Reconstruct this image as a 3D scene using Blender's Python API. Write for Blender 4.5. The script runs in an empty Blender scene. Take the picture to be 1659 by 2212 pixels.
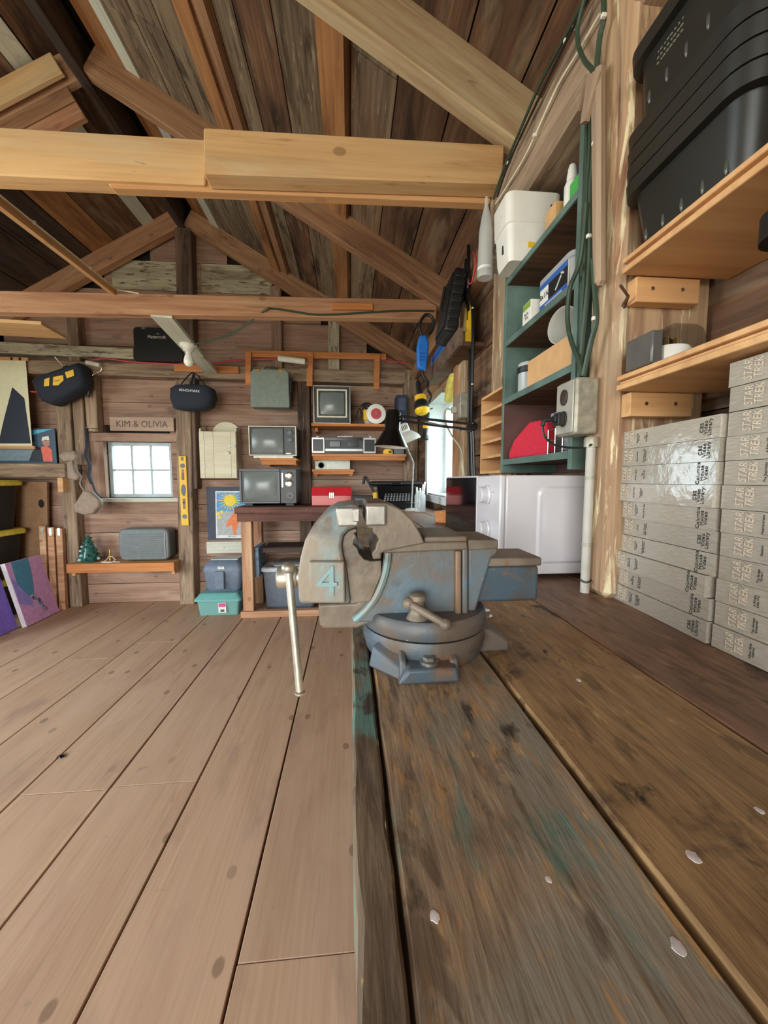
import bpy, math, random
from mathutils import Matrix, Vector
random.seed(7)
scene = bpy.context.scene
C = scene.collection
PI = math.pi
def R(d): return math.radians(d)

# ------------------------------------------------------------------ camera
F = 830.0; YAW = R(4.975); PIT = R(4.752); CZ = 1.075
cam_d = bpy.data.cameras.new('camera'); cam = bpy.data.objects.new('camera', cam_d); C.objects.link(cam)
cam_d.sensor_fit = 'HORIZONTAL'; cam_d.sensor_width = 36.0; cam_d.lens = 36.0 * F / 1659.0
cam_d.clip_start = 0.02; cam_d.clip_end = 200
cam.location = (0, 0, CZ); cam.rotation_euler = (R(90) - PIT, 0, -YAW)
scene.camera = cam
# ------------------------------------------------------------------ world, daylight, exposure
scene.view_settings.view_transform = 'Standard'; scene.view_settings.look = 'None'
scene.view_settings.gamma = 1.0; scene.view_settings.use_curve_mapping = False
scene.view_settings.exposure = 0.08
w = bpy.data.worlds.new('daylight'); scene.world = w; w.use_nodes = True
bg = w.node_tree.nodes['Background']; bg.inputs[0].default_value = (0.78, 0.93, 1.0, 1); bg.inputs[1].default_value = 8.0
def area(name, loc, rot, sx, sy, power, col):
    l = bpy.data.lights.new(name, 'AREA'); l.shape = 'RECTANGLE'; l.size = sx; l.size_y = sy; l.energy = power; l.color = col
    o = bpy.data.objects.new(name, l); C.objects.link(o); o.location = loc; o.rotation_euler = rot
    return o
# daylight that falls in through the open door behind the camera, the side windows and the two windows in view
area('daylight_rear_door', (-1.35, -2.62, 1.12), (R(90), 0, 0), 2.5, 2.05, 85, (1.0, 0.88, 0.74))
area('daylight_side_opening', (-3.42, 0.7, 1.25), (R(90), 0, R(-90)), 2.2, 1.5, 40, (0.93, 0.97, 1.0))
# portals steer the sampling of the sky through the openings, they give no light of their own
for nm, lc_, rt_, a_, b_ in (('portal_back_window', (-1.81, 3.62, 1.16), (R(-90), 0, 0), .54, .48), ('portal_bench_window', (.82, 2.495, 1.31), (R(90), 0, R(90)), .9, .68), ('portal_rear_door', (-1.35, -2.66, 1.08), (R(90), 0, 0), 2.5, 2.15), ('portal_side_opening', (-3.38, .7, 1.25), (R(90), 0, R(-90)), 2.2, 1.5)):
    area(nm, lc_, rt_, a_, b_, 1, (1, 1, 1)).data.cycles.is_portal = True

# ------------------------------------------------------------------ photo pixel -> direction; depth comes from a plane in the room
sy_, cy_, sp_, cp_ = math.sin(YAW), math.cos(YAW), math.sin(PIT), math.cos(PIT)
_R = Vector((cy_, -sy_, 0)); _U = Vector((sy_*sp_, cy_*sp_, cp_)); _W = Vector((sy_*cp_, cy_*cp_, -sp_))
def ray(x, y): return _W + _R*((x-829.5)/F) + _U*((1106-y)/F)
def PY(x, y, d): r = ray(x, y); t = d/r.y; return Vector((r.x*t, d, CZ+r.z*t))
def PX(x, y, d): r = ray(x, y); t = d/r.x; return Vector((d, r.y*t, CZ+r.z*t))
def PZ(x, y, d): r = ray(x, y); t = (d-CZ)/r.z; return Vector((r.x*t, r.y*t, d))
def rect(x0, y0, x1, y1, Y):
    """centre x, base z, width, height of a pixel box on the plane at depth Y"""
    a = PY(x0, (y0+y1)/2, Y); b = PY(x1, (y0+y1)/2, Y); t = PY((x0+x1)/2, y0, Y); d = PY((x0+x1)/2, y1, Y)
    return (a.x+b.x)/2, d.z, b.x-a.x, t.z-d.z

# ------------------------------------------------------------------ mesh helpers
def T(loc=(0,0,0), rot=(0,0,0)):
    from mathutils import Euler
    return Matrix.Translation(loc) @ Euler(rot).to_matrix().to_4x4()
class MB:
    def __init__(s): s.v = []; s.f = []
    def add(s, vs, fs, m=None):
        n = len(s.v)
        for p in vs:
            p = Vector(p); s.v.append(m @ p if m else p)
        for f in fs: s.f.append(tuple(i+n for i in f))
        return s
    def box(s, c, d, m=None, taper=1.0):
        x, y, z = d[0]/2, d[1]/2, d[2]/2; t = taper
        vs = [(c[0]+a*x*(t if k < 0 else 1), c[1]+b*y*(t if k < 0 else 1), c[2]+k*z) for k in (-1, 1) for b in (-1, 1) for a in (-1, 1)]
        return s.add(vs, [(0,2,3,1), (4,5,7,6), (0,1,5,4), (2,6,7,3), (0,4,6,2), (1,3,7,5)], m)
    def bb(s, x0, y0, z0, x1, y1, z1, m=None):
        return s.box(((x0+x1)/2, (y0+y1)/2, (z0+z1)/2), (abs(x1-x0), abs(y1-y0), abs(z1-z0)), m)
    def prism(s, poly, y0, y1, m=None):
        """polygon in x,z extruded along y"""
        n = len(poly); a = sum(poly[i][0]*poly[(i+1)%n][1]-poly[(i+1)%n][0]*poly[i][1] for i in range(n))
        if a < 0: poly = poly[::-1]
        vs = [(p[0], y0, p[1]) for p in poly] + [(p[0], y1, p[1]) for p in poly]
        fs = [tuple(range(n)), tuple(range(2*n-1, n-1, -1))] + [(i, i+n, (i+1)%n+n, (i+1)%n) for i in range(n)]
        return s.add(vs, fs, m)
    def tube(s, pts, r, n=8, m=None, caps=True, flat=1.0):
        pts = [Vector(p) for p in pts]; vs = []; fs = []; k = len(pts)
        rr = r if isinstance(r, (list, tuple)) else [r]*k
        prev = None
        for i, p in enumerate(pts):
            t = (pts[min(i+1, k-1)]-pts[max(i-1, 0)]).normalized()
            if prev is None:
                u = t.cross(Vector((0,0,1)))
                if u.length < 1e-3: u = t.cross(Vector((0,1,0)))
            else: u = prev - t*prev.dot(t)
            u.normalize(); prev = u; v = t.cross(u)
            for j in range(n):
                a = 2*PI*j/n; vs.append(p + (u*math.cos(a)+v*math.sin(a)*flat)*rr[i])
        for i in range(k-1):
            for j in range(n): fs.append((i*n+j, (i+1)*n+j, (i+1)*n+(j+1)%n, i*n+(j+1)%n))
        if caps: fs.append(tuple(range(n))); fs.append(tuple((k-1)*n+j for j in range(n-1, -1, -1)))
        return s.add(vs, fs, m)
    def lathe(s, prof, n=24, m=None, caps=True):
        """profile of (radius, z) about z"""
        vs = []; fs = []; k = len(prof)
        for r, z in prof:
            for j in range(n): a = 2*PI*j/n; vs.append((r*math.cos(a), r*math.sin(a), z))
        for i in range(k-1):
            for j in range(n): fs.append((i*n+j, i*n+(j+1)%n, (i+1)*n+(j+1)%n, (i+1)*n+j))
        if caps: fs.append(tuple(range(n-1, -1, -1))); fs.append(tuple((k-1)*n+j for j in range(n)))
        return s.add(vs, fs, m)
    def ball(s, c, r, n=12, sc=(1,1,1)):
        k = n//2; pr = [(max(1e-4, math.sin(PI*i/k)), -math.cos(PI*i/k)) for i in range(k+1)]
        return s.lathe(pr, n, Matrix.Translation(c) @ Matrix.Diagonal((r*sc[0], r*sc[1], r*sc[2], 1)))
    def mesh(s, name):
        me = bpy.data.meshes.new(name); me.from_pydata([tuple(v) for v in s.v], [], s.f); me.update()
        return me
def wmat(o):
    return (wmat(o.parent) @ o.matrix_basis) if o.parent else o.matrix_basis.copy()
def link(name, me, mat, parent=None, m=None):
    o = bpy.data.objects.new(name, me); C.objects.link(o)
    if m is not None: o.matrix_basis = m
    if parent: o.parent = parent
    if mat and me is not None and len(me.materials) == 0: me.materials.append(mat)
    return o
def build(mb, name, mat, parent=None, m=None, bev=0, seg=2, smooth=True, ang=35):
    me = mb.mesh(name)
    if smooth:
        for p in me.polygons: p.use_smooth = True
        me.set_sharp_from_angle(angle=R(ang))
    o = link(name, me, mat, parent, m)
    if bev:
        b = o.modifiers.new('bevel', 'BEVEL'); b.width = bev; b.segments = seg; b.limit_method = 'ANGLE'; b.angle_limit = R(40)
        b.harden_normals = False
    return o
def tag(o, label, cat, group=None):
    o['label'] = label; o['category'] = cat
    if group: o['group'] = group
    return o
def thing(name, label, cat, loc=(0,0,0), rot=(0,0,0), group=None):
    o = bpy.data.objects.new(name, None); C.objects.link(o); o.location = loc; o.rotation_euler = rot
    o.empty_display_size = 0.05
    # rotation_euler feeds matrix_basis at once
    return tag(o, label, cat, group)
def struct(o): o['kind'] = 'structure'; return o
def bar(name, p0, p1, wd, th, mat, parent=None, up=(0,0,1), jit=0.0, bev=0.0, off=(0,0)):
    """straight timber from p0 to p1; local x runs with the grain; wd across, th along 'up'"""
    p0 = Vector(p0); p1 = Vector(p1); t = (p1-p0); L = t.length; t.normalize(); up = Vector(up)
    y = up.cross(t)
    if y.length < 1e-4: y = Vector((0,1,0)).cross(t)
    y.normalize(); z = t.cross(y)
    M = Matrix((t, y, z)).transposed().to_4x4(); M.translation = (p0+p1)/2 + y*off[0] + z*off[1]
    mb = MB(); mb.box((0,0,0), (L, wd, th))
    if jit: mb.v = [v + Vector((random.uniform(-jit, jit)*.3, random.uniform(-jit, jit), random.uniform(-jit, jit)*.5)) for v in mb.v]
    if parent: M = wmat(parent).inverted() @ M
    return build(mb, name, mat, parent, M, bev=bev, seg=1, smooth=False)
def sub_world(o, parent):
    """keep the world pose of o under a new parent"""
    o.matrix_basis = wmat(parent).inverted() @ o.matrix_basis; o.parent = parent; return o
_txt = {}
def text(s, size, mat, parent, m, name='lettering', align='CENTER', ext=0.0004, sx=1.0, shear=0.0, spacing=1.0, line=1.0):
    key = (s, round(size, 5), align, ext, sx, shear, spacing, line, mat.name)
    if key not in _txt:
        cu = bpy.data.curves.new('t', 'FONT'); cu.body = s; cu.size = size; cu.align_x = align; cu.align_y = 'CENTER'
        cu.extrude = ext; cu.resolution_u = 2; cu.shear = shear; cu.space_character = spacing; cu.space_line = line
        to = bpy.data.objects.new('t', cu); C.objects.link(to)
        bpy.context.view_layer.update()
        me = bpy.data.meshes.new_from_object(to); bpy.data.objects.remove(to)
        if sx != 1.0:
            for v in me.vertices: v.co.x *= sx
        me.materials.clear(); me.materials.append(mat); _txt[key] = me
    return link(name, _txt[key], None, parent, m)
FRONT = Matrix.Rotation(R(90), 4, 'X')           # text that faces -y, upright
def spline(pts, k=4):
    pts = [Vector(p) for p in pts]; out = []
    for i in range(len(pts)-1):
        a = pts[max(i-1, 0)]; b = pts[i]; c = pts[i+1]; d = pts[min(i+2, len(pts)-1)]
        for j in range(k):
            t = j/k; out.append(0.5*((2*b)+(c-a)*t+(2*a-5*b+4*c-d)*t*t+(3*b-a-3*c+d)*t**3))
    out.append(pts[-1]); return out

# ------------------------------------------------------------------ materials
def lin(c):
    c = [x/255 for x in c]
    return tuple((x/12.92 if x <= .04045 else ((x+.055)/1.055)**2.4) for x in c) + (1,)
_m = {}
def newmat(name):
    m = bpy.data.materials.new(name); m.use_nodes = True; nt = m.node_tree
    return m, nt, nt.nodes['Principled BSDF']
def plain(name, col, rough=.5, metal=0, noise=.06, nscale=30, bump=0, coat=0, spec=None):
    if name in _m: return _m[name]
    m, nt, b = newmat(name); c = lin(col); N = nt.nodes; L = nt.links
    tc = N.new('ShaderNodeTexCoord'); ns = N.new('ShaderNodeTexNoise'); ns.inputs['Scale'].default_value = nscale; ns.inputs['Detail'].default_value = 4
    L.new(tc.outputs['Object'], ns.inputs['Vector'])
    cr = N.new('ShaderNodeValToRGB'); e = cr.color_ramp.elements
    e[0].position = .3; e[1].position = .7
    e[0].color = tuple(x*(1-noise*2) for x in c[:3]) + (1,); e[1].color = tuple(min(1, x*(1+noise*2)) for x in c[:3]) + (1,)
    L.new(ns.outputs['Fac'], cr.inputs['Fac']); L.new(cr.outputs['Color'], b.inputs['Base Color'])
    b.inputs['Roughness'].default_value = rough; b.inputs['Metallic'].default_value = metal
    if coat: b.inputs['Coat Weight'].default_value = coat; b.inputs['Coat Roughness'].default_value = .08
    if spec is not None: b.inputs['Specular IOR Level'].default_value = spec
    if bump:
        bp = N.new('ShaderNodeBump'); bp.inputs['Strength'].default_value = bump; bp.inputs['Distance'].default_value = .003
        L.new(ns.outputs['Fac'], bp.inputs['Height']); L.new(bp.outputs['Normal'], b.inputs['Normal'])
    _m[name] = m; return m
def glassy(name, col, rough=.05, alpha=.25, ior=1.45):
    """thin clear plastic or glass pane"""
    if name in _m: return _m[name]
    m, nt, b = newmat(name); N = nt.nodes; L = nt.links
    b.inputs['Base Color'].default_value = lin(col); b.inputs['Roughness'].default_value = rough
    b.inputs['Alpha'].default_value = alpha; b.inputs['IOR'].default_value = ior
    _m[name] = m; return m
def mixc(nt, fac, a, b, mode='MIX'):
    n = nt.nodes.new('ShaderNodeMix'); n.data_type = 'RGBA'; n.blend_type = mode
    for sock, val in ((n.inputs[0], fac), (n.inputs[6], a), (n.inputs[7], b)):
        if hasattr(val, 'links') or hasattr(val, 'is_linked'): nt.links.new(val, sock)
        else: sock.default_value = val
    return n.outputs[2]
def ramp(nt, src, p0, p1, c0=(0,0,0,1), c1=(1,1,1,1)):
    r = nt.nodes.new('ShaderNodeValToRGB'); e = r.color_ramp.elements
    e[0].position = p0; e[1].position = p1; e[0].color = c0; e[1].color = c1
    nt.links.new(src, r.inputs['Fac']); return r.outputs['Color']
def wood(name, light, dark, patches=(), rough=.75, bump=.35, vary=.18, knots=0.0, along=1.0, fine=70, coarse=9, stretch=1.0, gloss_spec=.3, con=(.38, .60)):
    """light/dark: grain colours; patches: (colour, scale_along, scale_across, lo, hi, strength)"""
    if name in _m: return _m[name]
    m, nt, b = newmat(name); N = nt.nodes; L = nt.links
    tc = N.new('ShaderNodeTexCoord'); oi = N.new('ShaderNodeObjectInfo')
    mul = N.new('ShaderNodeVectorMath'); mul.operation = 'SCALE'; mul.inputs[0].default_value = (37, 19, 53); L.new(oi.outputs['Random'], mul.inputs['Scale'])
    ad = N.new('ShaderNodeVectorMath'); ad.operation = 'ADD'; L.new(tc.outputs['Object'], ad.inputs[0]); L.new(mul.outputs[0], ad.inputs[1])
    def noise(sa, sc, detail=5, dist=0.0, rgh=.55):
        mp = N.new('ShaderNodeMapping'); mp.inputs['Scale'].default_value = (sa*along, sc, sc); L.new(ad.outputs[0], mp.inputs['Vector'])
        n = N.new('ShaderNodeTexNoise'); n.inputs['Scale'].default_value = 1; n.inputs['Detail'].default_value = detail
        n.inputs['Distortion'].default_value = dist; n.inputs['Roughness'].default_value = rgh
        L.new(mp.outputs[0], n.inputs['Vector']); return n.outputs['Fac']
    g1 = noise(1.1*stretch, coarse, 5, .8); g2 = noise(2.5*stretch, fine, 3, .3)
    mm = N.new('ShaderNodeMath'); mm.operation = 'MULTIPLY_ADD'; L.new(g2, mm.inputs[0]); mm.inputs[1].default_value = .45
    m2 = N.new('ShaderNodeMath'); m2.operation = 'MULTIPLY'; L.new(g1, m2.inputs[0]); m2.inputs[1].default_value = .55; L.new(m2.outputs[0], mm.inputs[2])
    col = ramp(nt, mm.outputs[0], con[0], con[1], lin(dark), lin(light))
    for (pc, sa, sc, lo, hi, st) in patches:
        f = ramp(nt, noise(sa, sc, 6, .5, .62), lo, hi, (0,0,0,1), (st, st, st, 1))
        col = mixc(nt, f, col, lin(pc))
    if knots:
        mp = N.new('ShaderNodeMapping'); mp.inputs['Scale'].default_value = (3.0, 4.6, 4.6); L.new(ad.outputs[0], mp.inputs['Vector'])
        sx_ = N.new('ShaderNodeSeparateXYZ'); L.new(mp.outputs[0], sx_.inputs[0]); ay = N.new('ShaderNodeMath'); L.new(sx_.outputs[1], ay.inputs[0]); L.new(sx_.outputs[2], ay.inputs[1])
        cx_ = N.new('ShaderNodeCombineXYZ'); L.new(sx_.outputs[0], cx_.inputs[0]); L.new(ay.outputs[0], cx_.inputs[1])
        vo = N.new('ShaderNodeTexVoronoi'); vo.voronoi_dimensions = '2D'; vo.inputs['Scale'].default_value = 1.0; L.new(cx_.outputs[0], vo.inputs['Vector'])
        f = ramp(nt, vo.outputs['Distance'], .048, .066, (knots, knots, knots, 1), (0,0,0,1)); kc = N.new('ShaderNodeSeparateColor'); L.new(vo.outputs['Color'], kc.inputs[0]); f = mixc(nt, ramp(nt, kc.outputs[0], .36, .40), (0,0,0,1), f)
        col = mixc(nt, f, col, tuple(x*.45 for x in lin(dark)[:3]) + (1,))
    hv = N.new('ShaderNodeHueSaturation'); mr = N.new('ShaderNodeMapRange'); L.new(oi.outputs['Random'], mr.inputs['Value'])
    mr.inputs['To Min'].default_value = 1-vary; mr.inputs['To Max'].default_value = 1+vary
    L.new(mr.outputs[0], hv.inputs['Value']); L.new(col, hv.inputs['Color']); L.new(hv.outputs[0], b.inputs['Base Color'])
    b.inputs['Roughness'].default_value = rough; b.inputs['Specular IOR Level'].default_value = gloss_spec
    bp = N.new('ShaderNodeBump'); bp.inputs['Strength'].default_value = bump; bp.inputs['Distance'].default_value = .002
    L.new(mm.outputs[0], bp.inputs['Height']); L.new(bp.outputs['Normal'], b.inputs['Normal'])
    _m[name] = m; return m

W = {}
W['floor'] = wood('floor_pine', (196,164,136), (170,136,110), [((150,124,110), 3, 9, .54, .70, .55), ((196,164,140), .8, 3, .45, .62, .6), ((156,116,92), 1.5, 24, .62, .70, .45), ((150,130,116), 9, 14, .66, .70, .5)], rough=.6, bump=.12, vary=.05, knots=.65, fine=120, con=(.30, .66))
W['roofgrey'] = wood('roof_weathered', (150,130,106), (88,72,58), [((46,38,32), 3, 16, .54, .68, .8), ((176,166,140), 9, 80, .60, .66, .7), ((112,78,54), 1.2, 5, .54, .7, .6)], vary=.14, bump=.6)
W['roofbrown'] = wood('roof_brown', (124,92,68), (76,54,42), [((38,30,26), 2, 7, .50, .68, .85), ((138,120,98), 3, 14, .54, .66, .6), ((150,98,60), 2, 8, .62, .70, .6)], vary=.18, bump=.5)
W['rooforange'] = wood('roof_orange', (184,132,86), (140,96,62), [((98,68,48), 1.5, 8, .52, .68, .7), ((204,164,116), 6, 60, .62, .69, .6)], vary=.1)
W['roofdark'] = wood('roof_dark', (88,72,62), (54,44,40), [((66,62,58), 2, 7, .5, .66, .7), ((40,34,32), 3, 10, .56, .68, .7)], vary=.15)
W['whitewood'] = wood('white_painted_wood', (212,212,196), (190,190,174), [((128,112,94), 4, 14, .60, .68, .6)], vary=.04, bump=.15)
W['oldwhite'] = wood('old_white_boards', (198,190,164), (160,150,124), [((84,70,58), 8, 50, .55, .63, .85), ((122,100,82), 2.5, 8, .56, .68, .75)], vary=.05)
W['beam'] = wood('tie_beam', (222,184,134), (194,150,102), [((210,188,150), 1.2, 6, .48, .64, .7), ((160,116,82), 3, 18, .60, .70, .6), ((140,96,70), 12, 60, .68, .72, .7)], vary=.05, knots=.6, bump=.3)
W['beampale'] = wood('pale_rafter', (210,192,154), (178,152,116), [((172,136,104), 1.5, 10, .53, .68, .7), ((128,98,74), 6, 40, .66, .72, .7)], vary=.05, knots=.45, bump=.4)
W['beamred'] = wood('warm_beam', (196,150,114), (160,114,86), [((120,78,64), 3, 12, .58, .68, .7), ((208,184,150), 1, 6, .53, .68, .6)], vary=.07, knots=.5, bump=.35)
W['rafter'] = wood('brown_rafter', (178,136,102), (132,94,70), [((100,70,54), 2, 8, .54, .68, .65), ((190,160,126), 4, 40, .60, .68, .5)], vary=.1, knots=.4)
W['wall'] = wood('wall_board', (172,140,120), (136,106,90), [((90,70,62), 2, 9, .56, .70, .7), ((186,160,138), 1.2, 6, .53, .68, .6), ((64,52,46), 6, 30, .66, .72, .7)], vary=.1, knots=.4)
W['post'] = wood('old_post', (166,142,118), (116,94,78), [((72,56,48), 4, 24, .56, .66, .75), ((184,168,138), 5, 34, .58, .66, .6)], vary=.07, bump=.8)
W['darkpost'] = wood('dark_post', (124,100,84), (76,60,52), [((46,36,32), 4, 20, .54, .66, .75), ((150,128,106), 5, 40, .62, .68, .5)], vary=.07, bump=.8)
W['hewn'] = wood('hewn_post', (188,156,122), (134,102,78), [((124,66,46), 2.5, 16, .57, .65, .75), ((222,208,168), 7, 60, .56, .63, .8), ((64,46,38), 4, 30, .60, .68, .8), ((160,150,126), 2, 10, .55, .66, .6)], vary=.04, bump=1.0)
W['bench'] = wood('bench_top', (176,150,122), (112,94,78), [((144,140,126), 6, 9, .46, .58, .75), ((182,140,94), 22, 90, .56, .62, .7), ((84,68,56), 14, 40, .58, .64, .6), ((86,126,116), 9, 15, .59, .67, .7), ((46,38,34), 9, 16, .62, .69, .85), ((196,156,106), 16, 60, .64, .68, .9), ((126,62,36), 14, 20, .67, .71, .6), ((218,212,210), 24, 30, .72, .745, .95)], vary=.02, bump=1.0, rough=.62, fine=150, coarse=26, stretch=9, con=(.36, .64))
W['benchwarm'] = wood('bench_top_warm', (172,138,96), (126,98,68), [((66,50,40), 8, 13, .55, .64, .8), ((134,116,96), 6, 9, .52, .64, .6), ((198,160,106), 18, 70, .60, .66, .6), ((92,70,52), 14, 50, .57, .63, .6), ((38,30,28), 12, 22, .64, .69, .9), ((222,214,200), 24, 30, .73, .75, .95)], vary=.02, bump=.8, rough=.58, fine=150, coarse=22, stretch=8, con=(.36, .64))
W['benchback'] = wood('bench_top_back', (142,108,84), (102,76,60), [((50,38,34), 8, 13, .56, .65, .8), ((164,128,98), 14, 50, .58, .66, .5), ((84,62,50), 12, 40, .57, .64, .6)], vary=.04, bump=.6, rough=.5, fine=150, coarse=20, stretch=7, con=(.36, .64))
W['benchedge'] = wood('bench_edge', (138,120,98), (92,78,66), [((92,140,132), 14, 24, .48, .58, .75), ((58,48,42), 16, 30, .54, .62, .8), ((222,186,112), 16, 34, .61, .66, .9), ((170,90,50), 20, 30, .66, .70, .6)], vary=.02, bump=1.0, fine=150, coarse=30, stretch=9, con=(.36, .64))
W['pine'] = wood('new_pine', (214,168,118), (190,142,96), [((206,154,106), 1, 6, .5, .66, .5)], vary=.05, bump=.12, fine=50, coarse=16, knots=.25, rough=.6)
W['orange'] = wood('cedar_strip', (206,136,80), (172,104,58), [], vary=.06, bump=.15, rough=.65)
W['ply'] = wood('plywood', (214,172,122), (190,146,98), [], vary=.04, bump=.1, rough=.65)
W['reddark'] = wood('old_table_edge', (116,78,66), (72,50,46), [((200,192,180), 8, 30, .68, .72, .8), ((150,84,60), 3, 12, .58, .7, .6)], vary=.05, bump=.5)
W['shelfunder'] = wood('dark_shelf_underside', (112,82,60), (72,50,38), [((52,38,32), 2, 8, .56, .72, .7)], vary=.08)
green = plain('green_paint', (88,110,102), .6, noise=.16, nscale=14, bump=.2)
black = plain('black_plastic', (26,27,28), .45, noise=.1, bump=.1, nscale=200)
blackg = plain('black_gloss', (14,14,16), .18, noise=.05)
blackm = plain('black_metal', (22,22,24), .35, noise=.1)
grey = plain('grey_plastic', (98,106,116), .5)
white = plain('white_plastic', (226,224,216), .4, noise=.02)
whiteg = plain('white_enamel', (206,202,206), .28, noise=.01, coat=.3)
chrome = plain('chrome', (205,205,200), .22, metal=1.0, noise=.05)
steel = plain('steel', (150,148,142), .42, metal=.85, noise=.18, nscale=60, bump=.2)
galv = plain('galvanised', (158,152,136), .5, metal=.35, noise=.12, nscale=60)
yellow = plain('yellow_plastic', (232,184,40), .45, noise=.04)
blue = plain('blue_plastic', (32,112,200), .42, noise=.06)
red = plain('red_metal', (186,34,44), .35, noise=.06, coat=.3)
dark = plain('dark_gap', (34,27,23), .9)
brass = plain('brass', (190,150,80), .35, metal=.8)
# ================================================================== THE SETTING
XR, XL, YB, YR = 0.60, -3.26, 3.50, -2.60        # right wall, left wall, back wall, rear wall
RX = -1.33; SL = 0.58                            # ridge, roof slope
def zr(x): return 2.235 + SL*(.47-x) if x >= RX else zr(RX) - SL*(RX-x)      # underside of the roof boards
def zu(x): return zr(x) - .16                                                # underside of the rafters
def wprism(name, px, Y0, Y1, mat, parent, bev=.004):
    """timber whose face is a pixel outline on the plane Y0, cut square back to Y1"""
    pts = [PY(x, y, Y0) for x, y in px]; c = sum(pts, Vector())/len(pts)
    mb = MB(); mb.prism([(p.x-c.x, p.z-c.z) for p in pts], 0, Y1-Y0)
    return build(mb, name, mat, parent, Matrix.Translation((c.x, Y0, c.z)), bev=bev, seg=1, smooth=False)

_tn = [0]
def trim(o):
    _tn[0] += 1; o.name = 'trim_%d' % _tn[0]; return struct(o)
# floor ------------------------------------------------------------
fl = struct(build(MB().bb(XL-.1, YR-.1, -.09, XR+.1, YB+.1, -.024), 'floor', dark))
seams = [XR, .33, .035, -.262, -.553, -.847, -1.14, -1.43, -1.725, -2.02, -2.31, -2.6, -2.9, -3.26]
cuts = {2: [.795], 3: [-1.2], 4: [1.345], 5: [1.333], 6: [-.6, 2.6], 7: [2.38], 8: [.4], 9: [2.1], 10: [1.0], 0: [.5], 1: [1.6], 11: [2.3], 12: [.2]}
for i in range(len(seams)-1):
    ys = [YR] + sorted(cuts.get(i, [])) + [YB]
    for a, b in zip(ys[:-1], ys[1:]):
        g = .0035 if 1 < i < 6 else .0025
        bar('floor_board', ((seams[i]+seams[i+1])/2, a+.001, -.012), ((seams[i]+seams[i+1])/2, b-.001, -.012), seams[i]-seams[i+1]-2*g, .024, W['floor'], fl, jit=.0006, bev=.0015)
bt = MB().ball((0, 0, .004), .009, 8, (1, 1.5, .5))
for s_ in (-1, 1):
    for q in (-.006, 0, .006): bt.tube([(0, q, .004), (s_*.012, q*1.5, .006), (s_*.016, q*2, .0006)], .0007, 4)
p = PZ(133, 1635, 0); tag(build(bt, 'beetle', blackg, None, T((p.x, p.y, 0), (0, 0, .4))), 'tiny dark beetle lying on the floorboards', 'beetle')

# roof -------------------------------------------------------------
def slope_M(x0, x1, th, lift):
    pass
ce = MB()
for s_ in (1, -1):
    xe = XR+.3 if s_ > 0 else XL-.3
    a = (RX, zr(RX)+.06); b = (xe, zr(xe)+.06)
    ce.prism([a, b, (b[0], b[1]+.06), (a[0], a[1]+.06)], YR-.3, YB+.3)
ce = struct(build(ce, 'ceiling', dark, smooth=False))
def roofboard(xa, xb, mat, drop=0.0, th=.025, y0=YR-.05, y1=YB+.04, name='roof_board', g=.003):
    xm = (xa+xb)/2; s_ = 1 if xm > RX else -1
    n = Vector((SL*s_, 0, 1)).normalized(); k = math.sqrt(1+SL*SL)
    p = Vector((xm, 0, zr(xm))) - n*drop
    return bar(name, (p.x, y0, p.z), (p.x, y1, p.z), abs(xb-xa)*k-2*g, th, mat, ce, up=n, jit=.001, off=(0, th/2))
G, B, O, D, WH = W['roofgrey'], W['roofbrown'], W['rooforange'], W['roofdark'], W['whitewood']
for xa, xb, m_ in [(-1.25, -1.11, O), (-1.11, -1.037, WH), (-1.037, -.90, G), (-.90, -.77, G), (-.77, -.61, G), (-.61, -.487, B), (-.487, -.40, G), (-.40, -.255, B), (-.255, -.09, G),
                   (-.09, .01, B), (.01, .167, G), (.167, .34, B), (.34, .50, B), (.50, .80, B)]:
    if m_ is WH: roofboard(xa, xb, m_, drop=.012)
    elif xb-xa > .12:
        yc = random.uniform(.2, 2.0); roofboard(xa, xb, m_, y1=yc-.001); roofboard(xa, xb, m_, y0=yc+.001)
    else: roofboard(xa, xb, m_)
roofboard(-.622, -.545, O, drop=.045, th=.045, name='purlin'); roofboard(-.548, -.49, W['rafter'], drop=.03, th=.03, name='purlin')
roofboard(-.092, .004, O, drop=.028, th=.028, name='purlin')
for xa, xb, m_ in [(-1.44, -1.36, B), (-1.55, -1.44, B), (-1.64, -1.55, WH), (-1.86, -1.64, B), (-2.03, -1.86, O), (-2.28, -2.03, D), (-2.52, -2.28, D), (-2.8, -2.52, D), (-3.05, -2.8, D), (-3.5, -3.05, D)]:
    roofboard(xa, xb, m_, drop=.012 if m_ is WH else 0)
bar('ridge_beam', (RX-.01, YR, zr(RX)-.09), (RX-.01, YB, zr(RX)-.09), .05, .18, W['roofdark'], ce)
TR = [-1.9, -.87, .16, 1.22, 2.25]
def rafter(y, s_, mat, wd=.055, dep=.14, x_end=None, name='rafter', x_top=RX):
    xe = x_end if x_end is not None else (XR if s_ > 0 else XL)
    n = Vector((SL*s_, 0, 1)).normalized()
    return bar(name, (x_top, y, zu(x_top)), (xe, y, zu(xe)), wd, dep, mat, ce, up=n, off=(0, dep/2+.002), jit=.003, bev=.004)
for y in TR[:3]:
    rafter(y, 1, W['rafter']); rafter(y, -1, W['rafter'])
    trim(bar('tie_beam', (XL+.01, y+.06, 1.99), (XR-.06, y+.06, 1.99), .06, .14, W['beam'], None))
rafter(1.20, 1, W['beampale'], .06); rafter(1.22, -1, W['rafter'])
rafter(2.25, 1, W['rafter'], .06); rafter(2.27, -1, W['beamred'], .045)
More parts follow.
